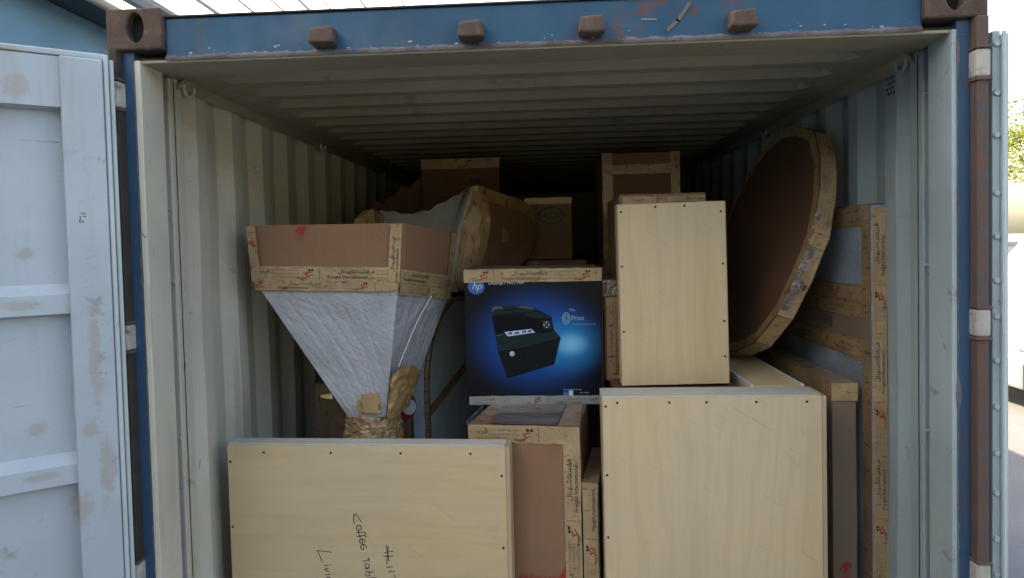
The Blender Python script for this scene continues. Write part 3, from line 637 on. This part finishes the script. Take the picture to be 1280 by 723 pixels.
# flat carton leaning beside the right wall panel
hN = 1.217
N_, _ = carton('flat_carton', 'tall flat brown carton with taped top and red emblem, right of the wide crate', (1.0, .50, .166), 0, .086, 1.1, hN, 'card_worn', GC, .004)
MB().box((-.002, -.003, hN-.062), (.088, .002, hN+.002)).build('tape', 'tape', N_, .002)
t_ = tape(N_, (.002, -.0035, hN-.056), X_, Z_, .084, .05, .15)
MB().grid(lambda u, v: V((-.003+u*.092, .0+v*1.1, hN+.002+.003*noise.noise((u*3, v*12, 0)))), 4, 30).build('tape', 'tape_mess', N_)
MB().grid(lambda u, v: V((-.0035-.003*noise.noise((u*12, v*3, 0)), .0+u*1.1, hN-.045+v*.048)), 30, 3).build('tape', 'tape_mess', N_)
emblem(N_, (.022, -.001, .545), X_, Z_, .045)

# tall wrapped panel against the right wall
xM, yM = 1.118, .46; hM, dM, tM = 1.832, 1.05, .050
M_ = thing('bubble_wrapped_package', 'tall flat bubble wrapped package with taped edges leaning on the right wall', 'package', (xM, yM, .166), 0)
MB().box((0, 0, 0), (tM, dM, hM)).build('panel_body', 'bubble', M_, .008, 3)
tape(M_, (tM, -.0015, .05), Z_, -X_, hM-.06, tM*.96, .3)
for i, (za, zb, mt) in enumerate(((hM-.075, hM+.002, 'tape_mess'), (1.425, 1.555, 'tape_mess'), (1.290, 1.372, 'tape_mess'))):
    MB().grid(lambda u, v: V((-.003-.003*noise.noise((u*9, v*3, i)), .0+u*dM, za+(zb-za)*v+.004*noise.noise((u*6, i, 0)))), 30, 4).build('tape', mt, M_)
MB().grid(lambda u, v: V((-.003-.002*noise.noise((u*3, v*9, 7)), .0+u*.065, .02+v*(hM-.04))), 3, 40).build('tape', 'tape_mess', M_)
MB().box((-.004, .0, 1.366), (.0, dM, 1.440)).build('cardboard_band', 'card_worn', M_, .001)
A2, B2 = V((0, -1, 0)), Z_
mb = MB(); mb.text('175', (-.0062, .40, 1.385), A2, B2, .050, 0, sx=1.3); mb.build('handwritten_number', 'ink', M_)
for z_, ph in ((1.50, .1), (1.44, .6), (1.305, .35)): tape(M_, (-.007, 1.0, z_), A2, B2, .95, .048, ph, mat='tape')
MB().grid(lambda u, v: V((-.003+u*(tM+.006), v*dM, hM+.003+.003*noise.noise((u*3, v*12, 3)))), 3, 24).build('tape', 'tape_mess', M_)

# round tabletop leaning between crate and right wall
L_ = thing('wrapped_tabletop', 'large round cardboard wrapped tabletop with taped rim leaning on the right', 'tabletop', (.86, 1.12, 1.385), 0)
R_, nS = .508, 19
th_, ln_ = .068, .302; hor = V((-sin(th_), cos(th_), 0)); n0_ = V((-cos(th_), -sin(th_), 0)); ax = Z_*cos(ln_)-n0_*sin(ln_); nrm = n0_*cos(ln_)+Z_*sin(ln_); cen = V((.11, .007, .490))
ang = [2*pi*(i+.35)/nS for i in range(nS)]; rad = [R_*(1+.016*sin(i*2.3)) for i in range(nS)]
ring = [cen+(hor*cos(a)+ax*sin(a))*r for a, r in zip(ang, rad)]
mb = MB(); mb.prism([p+nrm*.032 for p in ring], -nrm*.064); mb.build('tabletop_board', 'card_dark', L_, .008, 3)
for i in range(nS):
    a, b = ring[i], ring[(i+1) % nS]; d = (b-a)
    if max(a.y, b.y) > .3: continue
    out = ((a+b)/2-cen).normalized(); Bd = out.cross(d.normalized()).normalized()
    tape(L_, (a-Bd*.031+out*.001), d, Bd, d.length, .062, random.random(), detail=2, wrk=.003)
mb = MB()   # taped strip lapping onto the face
pts = [cen+(hor*cos(a)+ax*sin(a))*r*k+nrm*(.0342) for k in (1., .925) for a, r in zip(ang, rad)]
mb.add(pts, [(i, (i+1) % nS, nS+(i+1) % nS, nS+i) for i in range(nS)]); mb.build('tape', 'tape_aged', L_)
mb = MB(); mb.grid(lambda u, v: cen+(hor*cos(2.95+u*.75)+ax*sin(2.95+u*.75))*(R_+.003+.006*noise.noise((u*26, v*6, 1)))+nrm*(.038-.030*v*(1+.8*noise.noise((u*9, 4, 1)))), 60, 6); mb.build('plastic_film', 'film', L_)

# bubble wrapped round board standing on edge left of the printer box
K_ = thing('wrapped_board', 'upright blue bubble wrapped board with rounded top, left of the printer box', 'tabletop', (-.452, 1.46, .166), -16)
rR = .37; zc_ = 1.099
def outl(u, e=0.):   # front foot -> over the round top -> back foot
    L1, L2 = zc_, pi*rR; t = u*(2*L1+L2)
    if t < L1: return V((0, -rR-e+.018*(1-t/L1), t))
    if t < L1+L2: a = pi-(t-L1)/rR; return V((0, (rR+e)*cos(a), zc_+(rR+e)*sin(a)))
    return V((0, rR+e, zc_-(t-L1-L2)))
ringR = [outl(i/60) for i in range(61)]
mb = MB(); mb.prism([p+V((.036, 0, 0)) for p in ringR], (-.115, 0, 0)); mb.build('board_body', 'bubble_teal', K_, .01, 3)
mb = MB(); mb.grid(lambda u, v: outl(u, .004+.003*noise.noise((u*60, v*5, 0)))+V((-.086+.106*v, 0, 0)), 120, 6); mb.build('bubble_wrap_edge', 'bubble_light', K_)
mb = MB(); mb.grid(lambda u, v: outl(u, .008-.04*max(0, v-.4)+.003*noise.noise((u*50, v*5, 4)))+V((.022+.018*min(1, v*2.2), 0, 0)), 120, 5); mb.build('tape', 'tape_mess', K_)
mb = MB(); mb.grid(lambda u, v: V((.0395+.002*noise.noise((u*9, v*3, 2)), -.36+u*.5, .96+u*.16+v*.05)), 20, 3); mb.build('tape', 'tape_aged', K_)

# wrapped inverted pyramid pedestal
F_ = thing('wrapped_pedestal', 'plastic wrapped grey pedestal, wide end up, with cardboard collar, upper left', 'furniture', (-.70, .75, .166), 0)
base = V((-.70, .75, .166))
def lo(p): return V(p)-base
top = [(-1.087, .58, 1.985), (-.503, .565, 1.979), (-.352, .92, 1.950), (-.96, 1.02, 1.965)]
mid = [(-1.081, .60, 1.778), (-.522, .585, 1.762), (-.382, .92, 1.715), (-.95, 1.0, 1.73)]
mid2 = [(-1.050, .61, 1.738), (-.530, .59, 1.728), (-.393, .915, 1.675), (-.93, .99, 1.70)]
low = [(-.748, .655, 1.245), (-.600, .64, 1.25), (-.545, .80, 1.27), (-.72, .85, 1.25)]
def loft(mb, A, B, nu, nv, mi=0, inset=0., bulge=0., nz=0., smooth=True, seed=0., folds=0.):
    for k in range(4):
        a0, a1, b0, b1 = V(A[k]), V(A[(k+1) % 4]), V(B[k]), V(B[(k+1) % 4])
        N = (a1-a0).cross(b0-a0).normalized()
        def fn(u, v):
            p = (a0.lerp(a1, u)).lerp(b0.lerp(b1, u), v); q = sin(pi*u)*sin(pi*v)
            e = min(1, 8*u, 8*(1-u))
            fo = folds*max(0, 1-abs(noise.noise((u*7+v*2.2*(k % 2*2-1), v*1.6, k*3+seed)))*5)*e*min(1, v*6) if folds else 0
            p = p+N*fo
            return lo(p)-N*(inset)+N*(-bulge)*q*-1+N*nz*noise.noise((p.x*7+seed, p.y*7, p.z*7))*e
        mb.grid(fn, nu, nv, mi, smooth)
mb = MB(); loft(mb, mid2, low, 70, 60, bulge=.010, nz=.007, folds=.0022); mb.build('wrapped_body', 'wrap', F_)
mb = MB(); loft(mb, top, mid, 10, 5, nz=.003); mb.add([lo(p) for p in top], [(3, 2, 1, 0)]); col_ = mb.build('cardboard_collar', 'card', F_, weld=True)
mb = MB(); loft(mb, mid, mid2, 24, 3, nz=.004, seed=3); mb.build('tape', 'tape', F_)
f0, f1 = lo(top[0]), lo(top[1]); r1 = lo(top[2]); Af_ = (f1-f0).normalized(); Ar_ = (r1-f1).normalized()
dn = (lo(mid[0])-f0).normalized(); Nf = V((0, -1, 0))
tape(F_, lo(mid[0])+V((.0, -.004, .004)), (lo(mid[1])-lo(mid[0])), Z_, (V(mid[1])-V(mid[0])).length, .052, .42)
tape(F_, lo(mid[0])+V((.012, -.003, -.034)), (lo(mid[1])-lo(mid[0])), Z_, .54, .040, .93)
dd = (lo(mid[1])-f1)
tape(F_, lo(mid[1])+V((.004, -.006, .0)), -dd.normalized(), -X_, .216, .044, .15)
d0 = (lo(mid[0])-f0); tape(F_, lo(mid[0])+V((.036, -.006, .0)), -d0.normalized(), -X_, .205, .034, .62)
# side face tapes (right facing side)
ds = (lo(mid[2])-lo(mid[1])); Bs = (f1-lo(mid[1])).normalized(); Ns = ds.normalized().cross(Bs)
tape(F_, lo(mid[1])+Ns*.004, ds, Bs, ds.length, .052, .1); tape(F_, lo(mid[1])+Ns*.004-Bs*.045, ds, Bs, ds.length, .042, .5)
Bz = (r1-lo(mid[2])).normalized(); tape(F_, lo(mid[2])+Ns*.005, Bz, -ds.normalized(), .23, .04, .3)
emblem(F_, lo((-.898, .572, 1.938)), X_, Z_, .042)
# crumpled taped foot and hidden base
rows = [(1.285, .074, .0), (1.245, .092, 0), (1.20, .098, 0), (1.17, .10, 0), (1.10, .11, 0), (.9, .12, 0), (.5, .16, 0), (.30, .24, 0), (.17, .26, 0)]
mb = MB(); nR2 = 28
def fr(u, v):
    f = v*(len(rows)-1); i = min(len(rows)-2, int(f)); t = f-i; z = rows[i][0]*(1-t)+rows[i+1][0]*t; r = rows[i][1]*(1-t)+rows[i+1][1]*t
    a = 2*pi*u; r *= 1+.10*noise.noise((cos(a)*5, sin(a)*5, z*26))+.09*abs(noise.noise((cos(a)*9+z*14, sin(a)*9, z*60))); return lo((-.672+r*cos(a)*1.08, .735+r*sin(a), z))
mb.grid(fr, 90, 200); mb.build('taped_foot', 'tape_wad', F_)
def side_pt(u, v): return lo((V(mid2[1]).lerp(V(mid2[2]), u)).lerp(V(low[1]).lerp(V(low[2]), u), v))+V((.012, -.012, 0))
mb = MB(); mb.grid(lambda u, v: side_pt(-.05+u, .60+.10*(2*u-.8)**2*(1-v)+(.42-.10*(2*u-.8)**2*.0)*v)+V((.010, -.012, 0))*(sin(pi*min(1, max(0, u)))**.5)+V((.006, -.008, .003))*noise.noise((u*7, v*9, 1)), 18, 24); mb.build('tape', 'tape_aged', F_)
for (x, z, w_, h_) in ((-.690, 1.315, .07, .026), (-.705, 1.268, .09, .05), (-.845, 1.325, .045, .016)):
    MB().grid(lambda u, v: lo((x+u*w_, .632-.006*sin(pi*u)-.004*noise.noise((u*5, v*5, x)), z+v*h_+.012*(u-.5)*(v-.5))), 8, 4).build('tape', 'tape_aged', F_)
mb = MB()  # bright film creases
mb.grid(lambda u, v: side_pt(.60-.44*v+.012*(u-.5)*(1-.7*v)+.01*noise.noise((v*5, 0, 0)), .0+.60*v)+V((.004, -.004, 0))*sin(pi*u), 3, 20)
mb.build('film_crease', NM('bright_film_fold', (.75, .75, .78), .2, coat=1.).m, F_)

# cartons behind the pedestal foot
C1, _ = carton('cardboard_carton', 'dark worn carton behind the pedestal foot with a red round label', (-.965, .90, .166), 0, .405, .085, 1.165, 'card_dark', GC)
MB().grid(lambda u, v: V((.01+u*.36, -.003-.004*noise.noise((u*9, v*14, 2)), .7+v*.46)), 16, 30).build('tape', 'tape_dark', C1)
mb = MB(); cc = V((.375, -.003, 1.065)); n_ = 28
mb.add([cc+V((.058*cos(2*pi*i/n_), 0, .066*sin(2*pi*i/n_))) for i in range(n_)], [tuple(range(n_))], 0)
mb.add([cc+V((.026+.030*cos(2*pi*i/n_), -.001, -.004+.034*sin(2*pi*i/n_))) for i in range(n_)], [tuple(range(n_))], 1)
mb.add([cc+V((-.055, -.0015, -.002)), cc+V((.03, -.0015, -.002)), cc+V((.03, -.0015, .002)), cc+V((-.055, -.0015, .002))], [(0, 1, 2, 3)], 1)
mb.build('round_label', [NM('crimson_label', (.22, .01, .035), .5).m, NM('pale_label', (.5, .55, .62), .5).m], C1)

# wrapped armchair back behind
G_ = thing('wrapped_armchair', 'plastic wrapped armchair lying behind the pedestal with taped cardboard arms', 'furniture', (-.5, 1.5, 1.42), 0)
gb = V((-.5, 1.5, 1.42)); g_ = lambda p: V(p)-gb
# right arm: slab whose taped front edge slants
def slab(pts, off, mb): mb.prism([g_(p) for p in pts], off)
arm = [(-.43, 1.42, 1.665), (-.413, 1.42, 1.78), (-.372, 1.42, 1.985), (-.340, 1.43, 2.105), (-.312, 1.44, 2.178), (-.22, 1.55, 2.150), (-.10, 1.72, 2.115), (-.04, 1.80, 2.07), (-.03, 1.82, 1.95), (-.07, 1.77, 1.83), (-.16, 1.66, 1.72), (-.25, 1.55, 1.68), (-.3, 1.5, 1.665)]
mb = MB(); slab(arm, (-.06, .05, 0), mb); mb.build('arm_panel', 'card', G_, .012, 3)
fe = [V(p) for p in arm[:5]]
mb = MB(); mb.grid(lambda u, v: (lambda i, t: g_(fe[i].lerp(fe[i+1], t)+V((-.012+(.05+.085*sin(pi*min(1, u*1.05+.05)))*v, -.012+.07*v*v*.6-.004*sin(pi*v)+.008*noise.noise((u*8, v*6, 0)), 0))))(min(3, int(u*4)), u*4-min(3, int(u*4))), 32, 10); mb.build('tape', 'tape_aged', G_)
mb = MB(); mb.grid(lambda u, v: (lambda i, t: g_(fe[i].lerp(fe[i+1], t)+V((-.012-.075*v*(1-.6*u), -.012+.06*v*v+.006*noise.noise((u*9, v*7, 3)), 0))))(min(3, int(u*4)), u*4-min(3, int(u*4))), 32, 10); mb.build('plastic_film', 'film_clear', G_)
te = [V(p) for p in arm[4:8]]
mb = MB(); mb.grid(lambda u, v: (lambda i, t: g_(te[i].lerp(te[i+1], t)+V((.004, -.006, .004-.06*v))))(min(2, int(u*3)), u*3-min(2, int(u*3))), 20, 3); mb.build('tape', 'tape_aged', G_)
mb = MB(); mb.add([g_((-.205, 1.558, 1.90)), g_((-.175, 1.598, 1.905)), g_((-.17, 1.604, 1.95)), g_((-.20, 1.565, 1.985))], [(0, 1, 2, 3)]); mb.build('torn_patch', 'tape', G_)
mb = MB(); slab([(-.93, 1.46, 1.665), (-.93, 1.46, 2.03), (-.90, 1.5, 2.075), (-.84, 1.5, 2.085), (-.80, 1.46, 2.06), (-.80, 1.46, 1.665)], (0, .4, 0), mb); mb.build('arm_panel', 'tape_aged', G_, .015, 3)
def seat(u, v):
    x = -.82+u*.50; zt = 2.085-.03*sin(pi*min(1, u*1.4))+.115*u**2.6
    return g_((x, 1.45+.12*(1-v)+.01*noise.noise((u*9, v*5, 0)), zt+(.10 if 0 else 0)*v-.36*v**1.3+.012*noise.noise((u*11, v*9, 4))))
mb = MB(); mb.grid(seat, 36, 24); mb.build('wrapped_seat', 'film_clear', G_)
MB().box(tuple(g_((-.80, 1.80, 1.665))), tuple(g_((-.36, 1.86, 2.04)))).build('seat_back', 'wrap_dull', G_, .02)
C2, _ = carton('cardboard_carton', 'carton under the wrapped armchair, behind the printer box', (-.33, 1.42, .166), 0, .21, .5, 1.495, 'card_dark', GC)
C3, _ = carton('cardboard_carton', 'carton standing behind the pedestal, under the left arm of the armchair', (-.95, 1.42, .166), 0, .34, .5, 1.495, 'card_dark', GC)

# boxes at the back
H_, _ = carton('cardboard_carton', 'tall brown carton near the roof behind the wrapped armchair', (-.687, 2.02, .166), 0, .45, .5, 2.225, 'card_dark', GC)  # darker cardboard colour carries the shade deep in the container
tape(H_, (.0, -.0015, 2.165), X_, Z_, .45, .058, .3, mat='tape_mess', detail=1)
mb = MB(); mb.text('FRAGILE', (.10, -.002, 1.99), X_, Z_, .03, 0); mb.text('\u25cf\u25cf', (.27, -.002, 2.075), X_, Z_, .04, 0); mb.build('printed_text', 'ink', H_)
I_ = thing('wrapped_bundle', 'dark wrapped bundle slumped left of the tall back carton', 'bundle', (-1.05, 2.1, .166), 0)
mb = MB(); mb.grid(lambda u, v: V((.0+u*.36, -.02*sin(pi*u)+.04*noise.noise((u*6, v*14, 0)), v*(1.93+.20*u+.06*noise.noise((u*7, 2, 0))))), 14, 40); mb.box((0, .02, 0), (.36, .4, 1.94)); mb.build('bundle_body', 'card_dark', I_)
J_, _ = carton('cardboard_carton', 'carton bearing an oval logo on the stack behind the armchair', (-.095, 1.92, 1.80), 0, .262, .35, .345, 'card', GC)
mb = MB(); oc = V((.148, -.0015, .245)); n_ = 28
mb.add([(.05, -.0012, .10), (.235, -.0012, .10), (.235, -.0012, .32), (.05, -.0012, .32)], [(0, 1, 2, 3)], 1)
mb.ribbon([oc+V((.070*cos(2*pi*i/n_), -.001, .045*sin(2*pi*i/n_))) for i in range(n_+1)], .005, (0, -1, 0)); mb.text('ASCO', oc+V((0, -.001, -.014)), X_, Z_, .05, 0, align=.5, shear=.3, sx=.8); mb.build('oval_logo', ['ink', 'card_worn'], J_)
tape(J_, (0, -.002, .31), X_, Z_, .262, .035, 0, mat='tape_mess', detail=0)
J2, _ = carton('cardboard_carton', 'wider taped carton supporting the oval logo carton', (-.10, 1.9, .166), 0, .345, .45, 1.632, 'card', GC)
tape(J2, (.07, -.002, 1.2), Z_, -X_, .43, .05, .2, mat='tape_mess', detail=0)
KK, _ = carton('cardboard_carton', 'tall carton with three taped edges near the roof, right of centre', (.328, 1.80, .166), 0, .412, .5, 2.200, 'card', GC)
for args in (((.055, -.002, 1.4), Z_, -X_, .80, .055), ((.412, -.002, 1.9), Z_, -X_, .30, .05), ((.055, -.0025, 2.085), X_, Z_, .305, .05)): tape(KK, *args, .3, mat='tape_aged', detail=0)
K2, _ = carton('cardboard_carton', 'carton with a taped top edge just behind the tall plywood crate', (.305, .76, 1.3555), 0, .335, .52, .72, 'card', GC)
tape(K2, (.015, -.0015, .675), X_, Z_, .13, .034, .35, mat='tape'); tape(K2, (.15, -.0015, .677), X_, Z_, .18, .030, .0, mat='tape_mess', detail=1)
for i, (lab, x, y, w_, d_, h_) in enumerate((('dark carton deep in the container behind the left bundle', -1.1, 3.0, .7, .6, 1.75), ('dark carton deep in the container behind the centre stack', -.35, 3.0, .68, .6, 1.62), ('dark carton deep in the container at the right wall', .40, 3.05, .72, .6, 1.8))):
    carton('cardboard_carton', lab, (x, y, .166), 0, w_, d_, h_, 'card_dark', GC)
S2, _ = carton('cardboard_carton', 'pale taped carton glimpsed between the centre stack and tall carton', (.20, 1.55, .166), 0, .12, .3, 1.60, 'card_worn', GC)

# ================================================================== SURROUNDINGS
# neighbouring blue shed on the left with eave, gutter and white ribbed canopy
SH = thing('blue_shed', 'pale blue shed wall with eave beyond the left container door', 'building', (-4.7, 4, 0))
sb = V((-4.7, 4, 0)); s2 = lambda p: tuple(V(p)-sb)
shm = NM('blue_grey_render', (.14, .26, .36), .7); shm.base(shm.mix(shm.ramp(shm.noise(3, 5), .3, .7), (.125, .235, .33), (.155, .28, .385))); shm.bump(shm.noise(90, 4), .2, .002)
MB().box(s2((-6.7, -5, 0)), s2((-2.7, 14, 3.295))).build('wall', shm.m, SH)
MB().box(s2((-6.7, -5.2, 3.30)), s2((-2.455, 14.2, 3.33))).build('eave_board', NM('dark_teal_board', (.06, .09, .09), .8).m, SH)
gt = MB(); gt.cyl(s2((-2.44, -5.2, 3.295)), s2((-2.44, 14.2, 3.295)), .028, n=10); gt.build('gutter', NM('tan_gutter', (.42, .34, .26), .6).m, SH)
MB().box(s2((-2.41, -5.2, 3.36)), s2((-2.36, 14.2, 3.44))).build('fascia', NM('slate_grey_fascia', (.13, .16, .19), .7).m, SH)
CA = thing('ribbed_canopy', 'steep white ribbed sheet canopy above the blue shed and container roof', 'canopy', (-2.3, 4, 3.4))
cb = V((-2.3, 4, 3.4)); c2 = lambda p: V(p)-cb
cm = NM('translucent_white_sheet', (.80, .84, .90), .5); tr = cm.n('ShaderNodeBsdfTranslucent'); tr.inputs[0].default_value = (.82, .86, .92, 1); mx = cm.n('ShaderNodeMixShader'); mx.inputs[0].default_value = .6
cm.t.links.new(cm.p.outputs[0], mx.inputs[1]); cm.t.links.new(tr.outputs[0], mx.inputs[2]); cm.t.links.new(mx.outputs[0], cm.t.nodes['Material Output'].inputs[0])
p0, p1 = V((-2.335, 0, 3.42)), V((-1.86, 0, 5.20)); dv = p1-p0; nv = V((dv.z, 0, -dv.x)).normalized()
mb = MB()
for k in range(10):
    a, b = p0+dv*(k/10), p0+dv*((k+.86)/10); c_ = p0+dv*((k+1)/10)
    for q, r_ in ((a, b), (b, c_)):
        o1 = nv*(.0 if q is a else .0); mb.add([c2((q.x, -5, q.z)), c2((q.x, 14, q.z)), c2((r_.x, 14, r_.z)), c2((r_.x, -5, r_.z))], [(0, 1, 2, 3)])
mb.build('sheet', cm.m, CA)
rm = NM('dull_brown_rib', (.33, .28, .27), .6).m
for k in range(11):
    a = p0+dv*((k+.93)/10 if k < 10 else 0); rb = MB(); q = a+nv*.004; w_ = dv.normalized()*(.008 if k % 3 else .013)
    rb.prism([c2((q-w_+V((0, -5, 0)))), c2((q+w_+V((0, -5, 0)))), c2((q+w_+V((0, -5, 0))-nv*.006)), c2((q-w_+V((0, -5, 0))-nv*.006))], (0, 19, 0)); rb.build('rib', rm, CA)

# van at the right edge
VN = thing('parked_van', 'white van parked in the sun at the right edge', 'van', (7.22, 6.15, 0), 0)
vw = NM('white_van_paint', (.75, .74, .72), .35, coat=.5).m; vg = NM('van_glass', (.05, .06, .07), .1).m; vt = NM('tyre_rubber', (.02, .02, .02), .8).m; vbk = NM('grey_bumper', (.20, .20, .21), .6).m
prof_v = [(-2.3, .32), (-2.35, .75), (-2.28, 1.05), (-1.75, 1.22), (-1.2, 1.85), (-.9, 1.97), (2.2, 1.99), (2.38, 1.8), (2.42, .7), (2.35, .32)]
mb = MB(); mb.prism([(x, -.9, z) for x, z in prof_v], (0, 1.8, 0)); mb.build('body', vw, VN, .06, 4)
for q in ([(-1.55, 1.22), (-1.12, 1.78), (-.45, 1.8), (-.45, 1.22)], [(-.35, 1.22), (-.35, 1.8), (.8, 1.8), (.8, 1.22)], [(.92, 1.22), (.92, 1.8), (2.1, 1.78), (2.15, 1.22)]):
    mb = MB(); mb.prism([(x, -.912, z) for x, z in q], (0, .01, 0)); mb.build('window', vg, VN)
for x in (-1.45, 1.55):
    for y in (-.86, .62):
        w = MB(); w.cyl((x, y-.02, .34), (x, y+.22, .34), .34, n=28); wo = w.build('wheel', vt, VN, .02)
        MB().cyl((x, y-.03, .34), (x, y-.015, .34), .20, n=20).build('rim', vbk, wo)
MB().box((-2.42, -.88, .28), (-2.2, .88, .56)).build('bumper', vbk, VN, .03); MB().box((2.3, -.88, .28), (2.48, .88, .56)).build('bumper', vbk, VN, .03)
for y in (-.915, .66): MB().box((-2.39, y, .68), (-2.15, y+.25, .90)).build('headlight', NM('headlamp_lens', (.6, .62, .65), .1).m, VN, .02)
MB().box((-.95, -.925, .38), (-.94, -.905, 1.9)).build('door_seam', vbk, VN)
# boundary wall beyond
HB = thing('boundary_wall', 'low white boundary wall with flat coping behind the van', 'wall', (13, 17, 0))
wm = NM('white_plaster', (.66, .63, .57), .85); wm.base(wm.mix(wm.ramp(wm.noise(1.2, 5), .3, .7), (.58, .55, .49), (.70, .67, .62)))
MB().box((-4.5, -1.5, 0), (9, -1.3, 1.55)).build('wall_face', wm.m, HB); MB().box((-4.6, -1.6, 1.551), (9.1, -1.2, 1.66)).build('coping', 'white', HB, .02)
for x in (-4.4, -.9, 3.4): MB().box((x, -1.62, 0), (x+.3, -1.25, 1.8)).build('pier', wm.m, HB, .01)
# tree
T_ = thing('leafy_tree', 'yellow green sunlit tree rising beyond the boundary wall', 'tree', (21.5, 29, 0))
mb = MB(); mb.cyl((0, 0, 0), (.1, .1, 3.2), .22, .14); mb.cyl((.1, .1, 3.0), (-1.0, .2, 5.2), .13, .05); mb.cyl((.1, .1, 3.1), (1.1, -.3, 5.4), .12, .05); mb.cyl((.1, .1, 3.1), (.2, .6, 6.), .12, .04); mb.build('trunk', NM('brown_bark', (.13, .09, .06), .9).m, T_)
mb = MB(); random.seed(3)
lobes = [(random.gauss(0, 1.5), random.gauss(0, 1.3), 5.6+random.gauss(0, .8), random.uniform(.5, 1.1)) for _ in range(24)]
for (lx, ly, lz, lr) in lobes:
    for _ in range(170):
        d = V((random.gauss(0, 1), random.gauss(0, 1), random.gauss(0, 1))).normalized()*lr*random.random()**.4; c_ = V((lx, ly, lz))+d
        a = V((random.gauss(0, 1), random.gauss(0, 1), random.gauss(0, 1))).normalized()*.09; b = a.orthogonal().normalized()*.06
        mb.add([c_-a, c_-b, c_+a, c_+b], [(0, 1, 2, 3)])
lf = NM('yellow_green_leaf', (.15, .17, .03), .6); tl = lf.n('ShaderNodeBsdfTranslucent'); tl.inputs[0].default_value = (.28, .30, .03, 1); ml = lf.n('ShaderNodeMixShader'); ml.inputs[0].default_value = .5
lf.t.links.new(lf.p.outputs[0], ml.inputs[1]); lf.t.links.new(tl.outputs[0], ml.inputs[2]); lf.t.links.new(ml.outputs[0], lf.t.nodes['Material Output'].inputs[0])
mb.build('crown', lf.m, T_)
